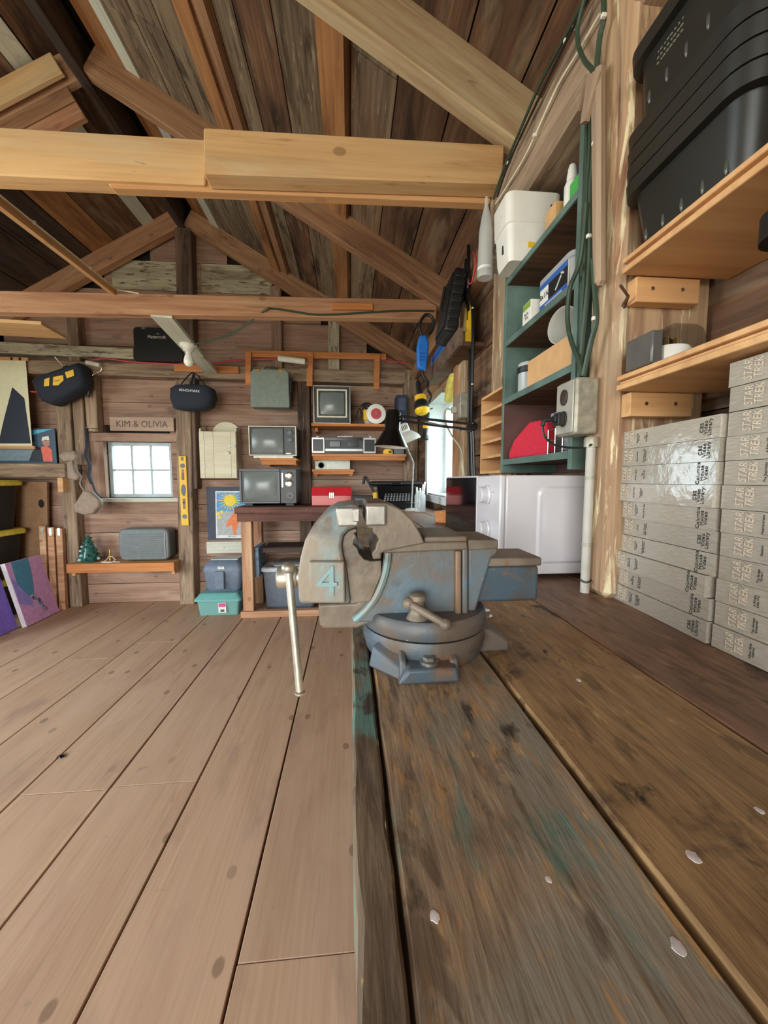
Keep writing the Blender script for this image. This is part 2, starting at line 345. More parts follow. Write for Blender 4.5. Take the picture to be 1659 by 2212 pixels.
for dz_, y_, m_ in ((-.085, 2.262, 'rafter'), (-.165, 2.268, 'beamred')):
    n_ = Vector((-SL, 0, 1)).normalized(); bar('sister_board', Vector((-1.42, y_, zu(-1.42)))+n_*(dz_+.045), Vector((-2.35, y_, zu(-2.35)))+n_*(dz_+.045), .03, .078, W[m_], ce, up=n_, jit=.003, bev=.002)
sb = rafter(2.21, -1, W['beam'], .03, .10, x_end=-2.2, name='sister_board', x_top=-1.40)
rafter(3.43, 1, W['rafter'], .07); rafter(3.43, -1, W['beamred'], .07)
trim(wprism('tie_beam', [(-1900, 158), (443, 300), (443, 398), (-1900, 290)], 1.25, 1.31, W['beam'], None))
trim(wprism('tie_beam', [(439, 274), (1090, 312), (1086, 396), (439, 374)], 1.20, 1.262, W['beam'], None))
trim(wprism('tie_sister', [(224, 380), (1062, 405), (1060, 438), (238, 404)], 1.264, 1.30, W['pine'], None))
trim(wprism('tie_beam', [(-590, 615), (945, 647), (942, 689), (-590, 664)], 2.25, 2.31, W['beamred'], None))
trim(wprism('beam_cleat', [(718, 654), (805, 655), (806, 669), (718, 668)], 2.232, 2.25, W['orange'], None, .001))
# white board with the lamp on it, thin batten, pale panel lying over the ties
pan = [(-2.5, 2.31, 1.942), (-1.655, 2.31, 1.942), (-1.70, 2.58, 1.942), (-2.5, 2.10, 1.942)]
trim(bar('loft_board', (-2.6, 2.385, 1.937), (-1.70, 2.46, 1.937), .22, .018, W['ply'], None, bev=.001))
trim(bar('white_lamp_board', (-1.015, 2.26, 1.965), (-1.155, 3.46, 1.965), .105, .022, WH, None))
trim(bar('batten', PY(-140, 331, 1.27), PY(247, 633, 2.26), .022, .03, W['pine'], None))

# back wall ----------------------------------------------------------
WX0, WX1, WZ0, WZ1 = -2.075, -1.545, .925, 1.40
wb = MB()
for a in ((XL-.1, -.1, WX0, 2.4), (WX1, -.1, XR+.1, 2.1), (WX0, -.1, WX1, WZ0), (WX0, WZ1, WX1, 2.4)): wb.bb(a[0], YB+.022, a[1], a[2], YB+.10, a[3])
wb.prism([(XL-.1, 2.05), (XR+.1, 2.05), (XR+.1, zr(XR+.1)+.1), (RX, zr(RX)+.1), (XL-.1, zr(XL-.1)+.1)], YB+.022, YB+.10)
wb = struct(build(wb, 'wall_back', dark, smooth=False))
def wallboards(z0, z1, segs):
    for x0, x1, m_ in segs:
        if x1-x0 > .02: bar('wall_board', (x0+.001, YB+.011, (z0+z1)/2), (x1-.001, YB+.011, (z0+z1)/2), z1-z0-.004, .022, m_, wb, up=(0,-1,0), jit=.0015)
zs = [0, .17, .40, .62, .86, 1.08, 1.30, 1.54, 1.73, 1.97, 2.19, 2.42, 2.65, 2.885, 3.10]
for z0, z1 in zip(zs[:-1], zs[1:]):
    zm = z0+.02
    def xr_(z): return min(XR, .47 - (z-2.235)/SL)
    xr1 = xr_(z1); xl1 = 2*RX-xr1 if z1 > 2.2 else XL
    ml = W['wall']
    if z0 == 2.65: wallboards(z0, z1, [(xl1, -1.95, ml), (-1.95, -1.40, W['oldwhite']), (-1.40, -1.24, ml), (-1.24, -.655, W['oldwhite']), (-.655, xr1, ml)])
    elif z0 < WZ1 and z1 > WZ0: wallboards(z0, z1, [(xl1, WX0, ml), (WX1, -.40, ml), (-.40, XR, ml)])
    else: wallboards(z0, z1, [(xl1, -1.38, ml), (-1.38, xr1, ml)])
def vpost(x, z0, z1, wd, dep, mat, y=YB, lean=0.0):
    return trim(bar('post', (x+lean, y-.001-dep/2, z0), (x, y-.001-dep/2, z1), wd, dep, mat, None, up=(0,-1,0), jit=.003, bev=.006))
vpost(-2.225, 1.2, 2.56, .085, .085, W['post']); vpost(-2.33, 0, 1.98, .11, .1, W['post'], lean=-.01)
vpost(-1.33, 1.0, 3.10, .125, .105, W['darkpost'], lean=-.03); vpost(-1.375, 0, 1.9, .125, .12, W['post'], lean=-.04)
vpost(-2.12, 1.475, 1.925, .09, .09, W['post'])
vpost(-.395, .0, 1.95, .105, .10, W['darkpost']); vpost(.535, 0, 2.03, .12, .12, W['post'])
vpost(-.615, 2.0, 2.70, .085, .07, W['wall']); vpost(-.135, 2.0, 2.45, .095, .07, W['oldwhite'])
trim(bar('girt', (XL, YB-.06, 1.985), (XR-.03, YB-.06, 1.955), .105, .115, W['beampale'] if 0 else W['post'], None, up=(0,-1,0), jit=.003, bev=.005))
trim(bar('girt', (XL, YB-.075, 2.135), (-1.755, YB-.075, 2.10), .085, .075, W['oldwhite'], None, up=(0,-1,0), jit=.003, bev=.005))
# window trim
trim(bar('window_casing', (-2.185, YB-.012, .90), (-2.185, YB-.012, 1.46), .10, .024, W['wall'], None, up=(0,-1,0)))
trim(bar('window_casing', (-2.10, YB-.02, .93), (-2.10, YB-.02, 1.395), .06, .04, W['wall'], None, up=(0,-1,0)))
trim(bar('window_casing', (-2.22, YB-.02, 1.435), (-1.45, YB-.02, 1.435), .07, .04, W['wall'], None, up=(0,-1,0)))
trim(bar('window_sill', (-2.13, YB-.03, .905), (-1.45, YB-.03, .905), .055, .03, W['whitewood'], None))
trim(bar('window_apron', (-2.3, YB-.015, .84), (-1.44, YB-.015, .84), .10, .03, W['wall'], None, up=(0,-1,0)))

# right wall -----------------------------------------------------------
VY0, VY1, VZ0, VZ1 = 2.04, 2.95, .965, 1.655
wr = MB()
for y0, y1, z0, z1 in ((YR-.1, VY0, -.1, 2.3), (VY1, YB+.1, -.1, 2.3), (VY0, VY1, -.1, VZ0), (VY0, VY1, VZ1, 2.3)): wr.bb(XR+.022, y0, z0, XR+.09, y1, z1)
wr = struct(build(wr, 'wall_right', dark, smooth=False))
zz = [0, .25, .5, .74, .97, 1.19, 1.42, 1.655, 1.88, 2.2]
for z0, z1 in zip(zz[:-1], zz[1:]):
    segs = [(YR, .66), (.66, VY0), (VY1, YB)] if (z0 < VZ1-.01 and z1 > VZ0+.01) else [(YR, .66), (.66, 2.2), (2.2, YB)]
    for y0, y1 in segs: bar('wall_board', (XR+.011, y0+.001, (z0+z1)/2), (XR+.011, y1-.001, (z0+z1)/2), z1-z0-.004, .022, W['roofbrown'], wr, up=(-1,0,0), jit=.0015)
def rpost(y0, y1, x0, z0, z1, mat):
    return trim(bar('post', ((x0+XR)/2, (y0+y1)/2, z0), ((x0+XR)/2, (y0+y1)/2, z1), XR-x0-.002, y1-y0, mat, None, up=(0,-1,0), jit=.004, bev=.012))
npost = rpost(.61, .695, .432, .868, 1.95, W['hewn']); rpost(-.55, -.46, .44, 0, 1.95, W['hewn'])
rpost(1.24, 1.46, .535, .868, 1.95, W['hewn']); rpost(1.90, 2.0, .555, .868, 1.95, W['hewn'])
trim(bar('wall_plate', (.518, YR, 1.868), (.518, 1.235, 1.868), .162, .142, W['post'], None, jit=.004, bev=.01))
trim(bar('wall_plate', (.575, YR, 2.0), (.575, YB, 2.0), .05, .12, W['rafter'], None, jit=.002))
# splintered slat on the near post
bar('post_slat', PX(1293, 150, .418), PX(1296, 620, .418), .022, .02, W['post'], npost, up=(-1,0,0), jit=.003, bev=.006)
bar('post_splinter', PX(1283, 160, .405), PX(1264, 265, .405), .016, .012, W['post'], npost, up=(-1,0,0), jit=.003)
bar('post_splinter', PX(1274, 160, .41), PX(1252, 240, .41), .01, .01, W['post'], npost, up=(-1,0,0), jit=.003)
build(MB().tube([PY(1360, 658, .60)+Vector((0, .012, 0)), PY(1357, 640, .588), PY(1340, 616, .575)], .0022, 6).tube([PY(1357, 640, .588), PY(1345, 660, .57)], .0022, 6), 'bent_nail', plain('rust', (92,62,44), .8), npost, wmat(npost).inverted())
# timber frame round the bench window
trim(bar('window_casing', (XR-.02, 1.99, 1.70), (XR-.02, 3.0, 1.70), .10, .04, W['rafter'], None, up=(-1,0,0)))
trim(bar('window_casing', (XR-.03, 2.01, .88), (XR-.03, 2.01, 1.69), .06, .05, W['rafter'], None, up=(-1,0,0)))

# unseen walls with the openings the daylight comes through -------------
wl = MB()
for y0, y1, z0, z1 in ((YR-.1, -.4, -.1, 2.4), (1.8, YB+.1, -.1, 2.4), (-.4, 1.8, -.1, .5), (-.4, 1.8, 2.0, 2.4)): wl.bb(XL-.09, y0, z0, XL, y1, z1)
struct(build(wl, 'wall_left', W['wall'], smooth=False))
wf = MB()
for x0, x1, z0, z1 in ((XL-.1, -2.6, -.1, 2.4), (-.1, XR+.1, -.1, 2.15), (-2.6, -.1, 2.15, 2.4)): wf.bb(x0, YR-.09, z0, x1, YR, z1)
wf.prism([(XL-.1, 2.1), (XR+.1, 2.1), (XR+.1, zr(XR+.1)+.1), (RX, zr(RX)+.1), (XL-.1, zr(XL-.1)+.1)][0:1] + [(XL-.1, 2.39), (XL-.1, zr(XL-.1)+.1), (RX, zr(RX)+.1), (XR+.1, zr(XR+.1)+.1), (XR+.1, 2.14), (-.1, 2.14), (-.1, 2.39)][0:0] + [(-2.6, 2.1), (-2.6, 2.39), (-.1, 2.39), (-.1, 2.1), (XR+.1, 2.1), (XR+.1, zr(XR+.1)+.1), (RX, zr(RX)+.1), (XL-.1, zr(XL-.1)+.1)], YR-.09, YR)
struct(build(wf, 'wall_rear', W['wall'], smooth=False))

# windows ----------------------------------------------------------------
winpaint = plain('window_paint', (176,186,190), .5, noise=.05)
pane_m = glassy('window_glass', (235,245,250), .02, .06)
w1 = bpy.data.objects.new('window_1', None); C.objects.link(w1); struct(w1); w1.location = ((WX0+WX1)/2, YB+.05, WZ0)
ww, wh = WX1-WX0, WZ1-WZ0
fr = MB()
for a in ((-ww/2, 0, -ww/2+.03, wh), (ww/2-.03, 0, ww/2, wh), (-ww/2+.03, 0, ww/2-.03, .03), (-ww/2+.03, wh-.03, ww/2-.03, wh)): fr.bb(a[0], -.02, a[1], a[2], .02, a[3])
build(fr, 'window_frame', winpaint, w1, bev=.002)
for k in (1, 2):
    x = -ww/2+.03+(ww-.06)*k/3; build(MB().bb(x-.008, -.012, .03, x+.008, .012, wh-.03), 'muntin', winpaint, w1, bev=.002)
build(MB().bb(-ww/2+.03, -.011, wh/2-.008, ww/2-.03, .011, wh/2+.008), 'muntin', winpaint, w1, bev=.002)
pw = (ww-.06)/3; ph = (wh-.06)/2; pm = MB().bb(-pw/2, -.0015, -ph/2, pw/2, .0015, ph/2).mesh('pane')
for k in range(3):
    for j in range(2): link('pane', pm, pane_m, w1, T((-ww/2+.03+pw*(k+.5), 0, .03+ph*(j+.5))))
w2 = bpy.data.objects.new('window_2', None); C.objects.link(w2); struct(w2); w2.location = (XR, (VY0+VY1)/2, VZ0)
hw, hh = (VY1-VY0)/2, VZ1-VZ0
wp = plain('white_trim', (222,228,228), .45, noise=.02)
build(MB().bb(0, -hw, -.015, .17, hw, .012).bb(0, -hw, hh-.012, .17, hw, hh+.012).bb(0, hw-.012, .012, .17, hw+.012, hh-.012).bb(0, -hw-.012, .012, .17, -hw+.012, hh-.012), 'window_jamb', wp, w2)
build(MB().bb(-.015, -hw-.01, -.05, .02, hw+.06, 0).bb(-.012, hw-.01, 0, .0, hw+.06, hh), 'window_casing', wp, w2, bev=.002)
sf = MB()
for a in ((-hw+.012, .012, -hw+.06, hh-.012), (hw-.06, .012, hw-.012, hh-.012), (-.03, .05, .03, hh-.05), (-hw+.06, .012, hw-.06, .05), (-hw+.06, hh-.05, hw-.06, hh-.012)): sf.bb(.12, a[0], a[1], .16, a[2], a[3])
build(sf, 'window_frame', wp, w2, bev=.003)
pm2 = MB().bb(-.002, -(hw-.09)/2, -(hh-.10)/2, .002, (hw-.09)/2, (hh-.10)/2).mesh('pane')
for s_ in (-1, 1): link('pane', pm2, pane_m, w2, T((.14, s_*(hw-.03)/2, hh/2)))
d1 = struct(build(MB().bb(-2.66, YR-.02, 0, -2.6, YR+.03, 2.15).bb(-.1, YR-.02, 0, -.04, YR+.03, 2.15).bb(-2.66, YR-.02, 2.15, -.04, YR+.03, 2.21), 'door_1', W['wall'], smooth=False))

# outside ----------------------------------------------------------------
grass = plain('lawn', (104,120,92), .9, noise=.2, nscale=3)
gr = MB(); gr.bb(-40, -40, -.5, 40, 40, -.4); struct(build(gr, 'ground', grass))
lc = plain('weathered_chair', (112,120,124), .7)
ch = thing('garden_chair', 'slatted garden chair on the lawn outside the small window', 'chair', (-3.03, 6.2, -.4), (0, 0, R(155)))
for k in range(5): build(MB().box((0,0,0), (.085, .02, .8)), 'back_slat', lc, ch, T((-.2+k*.1, .30, .72), (R(-18), 0, 0)))
for k in range(5): build(MB().box((0,0,0), (.5, .085, .02)), 'seat_slat', lc, ch, T((0, -.25+k*.1, .38-k*.012)))
for s_ in (-1, 1):
    build(MB().box((0, 0, 0), (.11, .7, .022)), 'armrest', lc, ch, T((s_*.3, -.02, .60)))
    build(MB().box((0, 0, .29), (.03, .09, .58)), 'leg', lc, ch, T((s_*.27, -.28, 0)))
    build(MB().box((0, 0, .29), (.03, .09, .58)), 'leg', lc, ch, T((s_*.27, .25, 0)))
def bush(x, y, s, lab):
    mb = MB(); rnd = random.Random(int(x*100))
    for k in range(260):
        a = rnd.uniform(0, 2*PI); e = rnd.uniform(0, 1.4); r = s*rnd.uniform(.75, 1.0)
        p = Vector((math.cos(a)*math.cos(e), math.sin(a)*math.cos(e), math.sin(e)*1.1))*r
        q = Vector((rnd.uniform(-1, 1), rnd.uniform(-1, 1), rnd.uniform(-1, 1))).normalized()*s*.16; t = q.cross(Vector((rnd.random(), 1, rnd.random()))).normalized()*s*.07
        mb.add([p-q, p+t, p+q, p-t], [(0,1,2,3)])
    b = thing('shrub', lab, 'shrub', (x, y, -.4)); build(mb, 'foliage', plain('leaf', (92,120,104), .7), b, smooth=False)
    build(MB().tube([(0,0,0), (.02,0,s*.5), (0,.02,s*.9)], [.03,.025,.01], 6), 'stem', W['post'], b)
bush(-4.2, 9.0, .9, 'pale green shrub beyond the garden chair'); bush(-5.9, 10.5, .8, 'smaller pale shrub further out on the lawn')
# ================================================================== WORKBENCH
def pbuild(mb, name, mat, parent, **k):
    """geometry given in world coordinates, stored local to its parent"""
    inv = wmat(parent).inverted(); mb.v = [inv @ v for v in mb.v]
    return build(mb, name, mat, parent, **k)
BZ = .87
def rough_board(name, x0, x1, y0, y1, z1, th, mat, parent, n=60, j=.0012, seed=1):
    rnd = random.Random(seed); mb = MB(); vs = []; fs = []
    for i in range(n+1):
        y = y0+(y1-y0)*i/n; a = rnd.uniform(0, j) + (rnd.random() < .08)*rnd.uniform(0, j*3); b = rnd.uniform(0, j); z = rnd.uniform(-j, 0)*.4
        # local x along the board
        xm = (x0+x1)/2
        vs += [(y, -(x0+a-xm), z), (y, -(x0+a*.3-xm), -th), (y, -(x1-b-xm), z), (y, -(x1-b-xm), -th), (y, -(x0+a+.0016-xm), z+.0002), (y, -(x1-b-.0016-xm), z+.0002)]
        vs[-6] = (y, -(x0+a*.6-xm), z-.0013); vs[-4] = (y, -(x1-b-xm), z-.0013)
    for i in range(n):
        p = i*6; q = p+6
        for a, b in ((0, 4), (4, 5), (5, 2), (2, 3), (3, 1), (1, 0)): fs.append((p+a, q+a, q+b, p+b))
    fs.append((0, 1, 3, 2, 5, 4)); e = n*6; fs.append((e+4, e+5, e+2, e+3, e+1, e))
    mb.add(vs, fs)
    M = Matrix.Translation(((x0+x1)/2, 0, z1)) @ Matrix.Rotation(R(90), 4, 'Z')
    return build(mb, name, mat, parent, wmat(parent).inverted() @ M, smooth=False)
wbn = thing('workbench', 'long worn plank workbench running along the right wall under the vise', 'workbench', (.30, 1.0, 0))
Y0, Y1 = -1.0, 2.962
rough_board('edge_board', 0, .0215, Y0, Y1, BZ, .045, W['benchedge'], wbn, 160, .0022, 3)
rough_board('top_board', .0235, .1545, Y0, Y1, BZ-.001, .045, W['bench'], wbn, 120, .0012, 4)
rough_board('top_board', .1575, .311, Y0, Y1, BZ+.0005, .045, W['benchwarm'], wbn, 120, .0012, 5)
rough_board('top_board', .313, .462, Y0, Y1, BZ, .045, W['benchback'], wbn, 80, .0010, 6)
rough_board('top_board', .464, .597, Y0, Y1, BZ, .045, W['benchback'], wbn, 80, .0010, 7)
for y in (-.7, .5, 1.7, 2.8):
    for x in (.09, .53): bar('leg', (x, y, 0.0005), (x, y, BZ-.0475), .09, .09, W['rafter'], wbn, up=(0,-1,0), bev=.004)
bar('apron', (.0375, Y0, BZ-.124), (.0375, Y1, BZ-.124), .149, .014, W['beamred'], wbn, up=(1,0,0))

pbm = plain('paint_drip', (214,206,204), .5, noise=.12, nscale=200)
for x, y, r_ in ((940,1975,.0045), (1465,2040,.0055), (1497,1852,.006), (1640,1752,.004), (1250,1470,.004), (1186,1895,.003)):
    p_ = PZ(x, y, BZ); zb_ = BZ-.001 if p_.x < .156 else BZ+.0006; rnd = random.Random(x); n_ = 14; rr_ = [r_*.62*rnd.uniform(.65, .95) for _ in range(n_)]
    mb = MB(); vs_ = [(p_.x, p_.y, zb_+.0004)] + [(p_.x+rr_[k]*math.cos(2*PI*k/n_), p_.y+1.25*rr_[k]*math.sin(2*PI*k/n_), zb_+.0001) for k in range(n_)] + [(p_.x+rr_[k]*1.1*math.cos(2*PI*k/n_), p_.y+1.4*rr_[k]*math.sin(2*PI*k/n_), zb_-.0008) for k in range(n_)]
    mb.add(vs_, [(0, 1+k, 1+(k+1) % n_) for k in range(n_)] + [(1+k, 1+n_+k, 1+n_+(k+1) % n_, 1+(k+1) % n_) for k in range(n_)]); pbuild(mb, 'paint_drip', pbm, wbn)
# back table --------------------------------------------------------------
tb = thing('wall_table', 'old wooden table with worn dark edge standing along the back wall', 'table', (-.14, 3.23, 0))
pbuild(MB().bb(-.875, 2.972, .822, .596, 3.49, .87), 'tabletop', W['reddark'], tb, bev=.004)
pbuild(MB().bb(-.86, 2.985, .76, .59, 3.005, .8215), 'apron', W['reddark'], tb)
for x in (-.80, -.03):
    bar('leg', (x, 3.0405, .055), (x, 3.0405, .8215), .08, .069, W['beamred'], tb, up=(0,-1,0), bev=.004); bar('leg', (x, 3.395, .002), (x, 3.395, .8215), .07, .07, W['beamred'], tb, up=(0,-1,0), bev=.004)
pbuild(MB().bb(-.86, 3.0, 0.001, -.02, 3.06, .052), 'bottom_rail', W['beamred'], tb, bev=.003)
pbuild(MB().bb(-.70, 3.08, .50, .0, 3.355, .54), 'lower_shelf', W['roofdark'], tb, bev=.003)
pbuild(MB().bb(-.775, 3.10, .30, -.735, 3.355, .54), 'shelf_bracket', plain('worn_blue_paint', (130,160,186), .6, noise=.2), tb)

# ================================================================== BENCH VISE
def vise_mat(name, paint, grime, lo, hi, sc=16):
    m, nt, b = newmat(name); N = nt.nodes; L = nt.links
    tc = N.new('ShaderNodeTexCoord')
    def nz(s, d=6, di=.4):
        n = N.new('ShaderNodeTexNoise'); n.inputs['Scale'].default_value = s; n.inputs['Detail'].default_value = d; n.inputs['Distortion'].default_value = di
        L.new(tc.outputs['Object'], n.inputs['Vector']); return n.outputs['Fac']
    col = mixc(nt, ramp(nt, nz(sc), lo, hi), lin(paint), lin(grime))
    col = mixc(nt, ramp(nt, nz(sc*2.2), .60, .72, (0,0,0,1), (.75,.75,.75,1)), col, lin((126,92,66)))
    col = mixc(nt, ramp(nt, nz(220, 2), .72, .76, (0,0,0,1), (.5,.5,.5,1)), col, lin((186,180,168)))
    col = mixc(nt, ramp(nt, nz(sc*1.3, 5), .60, .75, (0,0,0,1), (.7,.7,.7,1)), col, lin((50,46,44)))
    L.new(col, b.inputs['Base Color']); b.inputs['Roughness'].default_value = .5; b.inputs['Metallic'].default_value = .15
    bp = N.new('ShaderNodeBump'); bp.inputs['Strength'].default_value = .35; bp.inputs['Distance'].default_value = .0012
    L.new(nz(160, 4), bp.inputs['Height']); L.new(bp.outputs['Normal'], b.inputs['Normal'])
    return m
v_body = vise_mat('vise_blue', (98,116,128), (106,98,90), .38, .55)
v_jaw = vise_mat('vise_jaw', (120,146,150), (138,126,112), .38, .52, 12)
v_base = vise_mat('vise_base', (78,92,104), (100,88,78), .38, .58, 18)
v_brown = vise_mat('vise_brown', (128,116,102), (104,92,80), .4, .6)
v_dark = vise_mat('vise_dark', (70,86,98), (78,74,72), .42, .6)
v_steel = plain('jaw_steel', (156,152,146), .4, metal=.55, noise=.12, nscale=40, bump=.25)
hsteel = plain('handle_steel', (178,174,162), .42, metal=.75, noise=.12, nscale=50, bump=.2)
VC = Vector((.088, .455, BZ))
vs = thing('bench_vise', 'heavy worn blue bench vise marked 4 bolted to the workbench edge', 'vise', VC)
def vp(px, y0, y1, name, mat, bev=.003, par=None, seg=3):
    pts = [PY(x, y, y0) for x, y in px]
    return pbuild(MB().prism([(p.x, p.z) for p in pts], y0, y1), name, mat, par or vs, bev=bev, seg=seg)
mj = vp([(774,1090),(758,1090),(725,1094),(700,1108),(676,1135),(658,1168),(648,1205),(643,1240),(644,1290),(647,1305),(758,1305),(753,1270),(748,1230),(741,1200),(738,1178),(742,1158),(752,1147),(766,1141),(774,1139)], .405, .505, 'movable_jaw', v_jaw, .004)
vp([(768,1141),(752,1147),(742,1158),(738,1178),(742,1202),(750,1240),(757,1304),(800,1300),(824,1240),(824,1211),(800,1212),(786,1208),(776,1196),(772,1184),(763,1176),(765,1166),(770,1160),(765,1152),(772,1148)], .412, .50, 'pipe_jaw', v_brown, .001)
vp([(725,1097),(775,1095),(774,1137),(729,1138)], .400, .51, 'jaw_plate', v_steel, .002)
vp([(760,1100),(777,1098),(776,1128),(762,1127)], .398, .512, 'jaw_plate', v_steel, .001)
pl = vp([(667,1213),(744,1213),(746,1304),(668,1303)], .3985, .406, 'number_plate', v_jaw, .002, mj)
n4 = PY(706, 1259, .3978); teal_num = vise_mat('vise_number', (122,152,156), (124,140,140), .5, .7)
t4 = text('4', .046, teal_num, pl, wmat(pl).inverted() @ Matrix.Translation(n4) @ FRONT, 'numeral', ext=.0016, sx=1.05)
mo = t4.data
vp([(687,1306),(770,1303),(830,1240),(840,1230),(840,1330),(770,1358),(700,1360),(690,1352)], .425, .485, 'slide_front', v_brown, .003)
vp([(792,1086),(833,1086),(866,1100),(892,1125),(908,1152),(918,1174),(830,1192),(824,1196),(824,1208),(806,1209),(803,1196),(811,1186),(813,1174),(819,1166),(812,1156),(804,1150),(806,1143),(792,1140)], .405, .505, 'fixed_jaw', v_brown, .004)
vp([(790,1092),(834,1091),(834,1136),(790,1136)], .400, .51, 'jaw_plate', v_steel, .002)
fb = vp([(824,1186),(917,1172),(920,1158),(1008,1158),(1011,1172),(1011,1342),(760,1346),(795,1318),(815,1285),(832,1240),(836,1200)], .418, .492, 'fixed_body', v_body, .006)
rib = [(838,1190),(836,1215),(828,1250),(812,1288),(790,1318),(766,1340)]
pts = [PY(x, y, .416) for x, y in spline([(a, b, 0) for a, b in rib], 4) for x, y in [(x, y)]] if 0 else [PY(p.x, p.y, .416) for p in spline([(a, b, 0) for a, b in rib], 4)]
pbuild(MB().tube(pts, .0045, 8, flat=1.0), 'rib', v_jaw, vs)
vp([(984,1190),(997,1190),(997,1338),(984,1338)], .410, .42, 'rib', vise_mat('vise_rust', (138,110,88), (112,100,92), .45, .6), .002)
vp([(999,1176),(1011,1176),(1011,1340),(999,1340)], .411, .42, 'rib', v_body, .002)
vp([(822,1186),(912,1172),(1010,1170),(1010,1188),(828,1196)], .409, .501, 'ledge', v_brown, .002)
vp([(918,1160),(1009,1158),(1010,1172),(916,1174)], .413, .497, 'anvil', v_brown, .002)
vp([(1011,1168),(1076,1168),(1076,1196),(1062,1206),(1023,1338),(1011,1338)], .420, .490, 'rear_support', v_body, .003)
vp([(1011,1166),(1077,1166),(1077,1186),(1011,1190)], .419, .491, 'rear_cap', v_brown, .002)
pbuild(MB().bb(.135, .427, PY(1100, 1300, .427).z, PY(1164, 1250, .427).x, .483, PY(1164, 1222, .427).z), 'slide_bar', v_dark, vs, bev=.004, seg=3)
pbuild(MB().bb(.150, .424, PY(1164, 1222, .427).z+.0003, PY(1165, 1250, .427).x+.001, .486, PY(1164, 1203, .427).z), 'slide_cap', v_brown, vs, bev=.002)
# round swivel base
bc = Matrix.Translation((VC.x, VC.y, 0))
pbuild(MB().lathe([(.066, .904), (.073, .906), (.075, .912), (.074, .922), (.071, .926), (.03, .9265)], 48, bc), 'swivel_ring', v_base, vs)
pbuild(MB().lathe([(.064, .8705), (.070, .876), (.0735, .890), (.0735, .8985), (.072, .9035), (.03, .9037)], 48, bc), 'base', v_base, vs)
lug = MB()
lug.prism([(.046, .8705), (.110, .8705), (.106, .886), (.056, .886)], .365, .40)
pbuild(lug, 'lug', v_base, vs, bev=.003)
for xa, xb in ((.048, .058), (.100, .112)):
    pbuild(MB().add([(xa, .372, .8705), (xb, .372, .8705), (xb, .40, .8705), (xa, .40, .8705), (xa+.002, .378, .889), (xb-.002, .378, .889), (xb-.002, .40, .9), (xa+.002, .40, .9)], [(0,1,2,3)[::-1], (4,5,6,7), (0,1,5,4), (1,2,6,5), (2,3,7,6), (3,0,4,7)]), 'lug_web', v_base, vs, bev=.002)
pbuild(MB().lathe([(.010, .886), (.010, .889), (.006, .8895)], 20, Matrix.Translation((.080, .379, 0))).lathe([(.0065, .8895), (.0065, .893)], 6, Matrix.Translation((.080, .379, 0))), 'bolt', steel, vs)
pbuild(MB().add([(.018, .408, .8705), (.048, .374, .8705), (.058, .40, .8705), (.03, .412, .8705), (.022, .408, .893), (.050, .380, .882), (.056, .40, .897), (.032, .412, .90)], [(3,2,1,0), (4,5,6,7), (0,1,5,4), (1,2,6,5), (2,3,7,6), (3,0,4,7)]), 'lug_web', v_base, vs, bev=.002)
pbuild(MB().prism([(.145, .8705), (.188, .8705), (.188, .884), (.165, .898), (.145, .902)], .430, .480), 'lug', v_base, vs, bev=.003)
pbuild(MB().lathe([(.009, .898), (.009, .901), (.0062, .9012)], 20, Matrix.Translation((.172, .47, 0))).lathe([(.0065, .901), (.0065, .908)], 6, Matrix.Translation((.172, .47, 0))), 'bolt', chrome, vs)
pbuild(MB().prism([(.05, .8705), (.125, .8705), (.12, .892), (.055, .892)], .505, .545), 'lug', v_base, vs, bev=.003)
# swivel lock
st = PY(905, 1338, .389)
lk = pbuild(MB().lathe([(.012, .9262), (.010, .930), (.0075, .934), (.0075, .945), (.0095, .947), (.0095, .952), (.006, .954)], 20, Matrix.Translation((st.x, .400, 0))), 'lock_screw', v_brown, vs)
a = PY(882, 1303, .396); b = PY(963, 1349, .372)
pbuild(MB().tube([a, b], .0042, 12).ball(a, .0068, 12).ball(b, .0062, 12), 'lock_lever', v_brown, lk)
# screw with sliding handle
sc0 = PY(598, 1247, .455); sc1 = PY(645, 1246, .455)
AX = Matrix.Rotation(R(90), 4, 'Y')
sh = pbuild(MB().lathe([(.008, 0), (.0118, .001), (.0130, .003), (.0130, .021), (.012, .0235), (.0095, .0240), (.0095, .034)], 28, Matrix.Translation(sc0) @ AX), 'screw_head', hsteel, vs)
a = PY(623, 1227, .444); b = PY(648, 1497, .425)
pbuild(MB().tube([a+(a-b)*.0, b], .0045, 16).ball(a, .0082, 16, (1,1,.85)).lathe([(.0045, 0), (.0062, .002), (.0062, .0035), (.004, .005)], 16, Matrix.Translation(b-Vector((0,0,.002)))), 'handle_bar', hsteel, sh)
# ================================================================== RIGHT WALL, NEAR SHELVES
def rr(hx, hy, r, n=5):
    out = []
    for cx, cy, a0 in ((hx-r, hy-r, 0), (-hx+r, hy-r, 90), (-hx+r, -hy+r, 180), (hx-r, -hy+r, 270)):
        for k in range(n+1): a = R(a0+90*k/n); out.append((cx+r*math.cos(a), cy+r*math.sin(a)))
    return out
def loft(mb, levels, n=5, caps=(True, True), m=None):
    """levels of (half x, half y, corner radius, z)"""
    vs = []; fs = []; N_ = 4*(n+1)
    for hx, hy, r, z in levels: vs += [(x, y, z) for x, y in rr(hx, hy, r, n)]
    for i in range(len(levels)-1):
        for j in range(N_): fs.append((i*N_+j, i*N_+(j+1)%N_, (i+1)*N_+(j+1)%N_, (i+1)*N_+j))
    if caps[0]: fs.append(tuple(range(N_-1, -1, -1)))
    if caps[1]: fs.append(tuple((len(levels)-1)*N_+j for j in range(N_)))
    return mb.add(vs, fs, m)
pinei = W['pine']
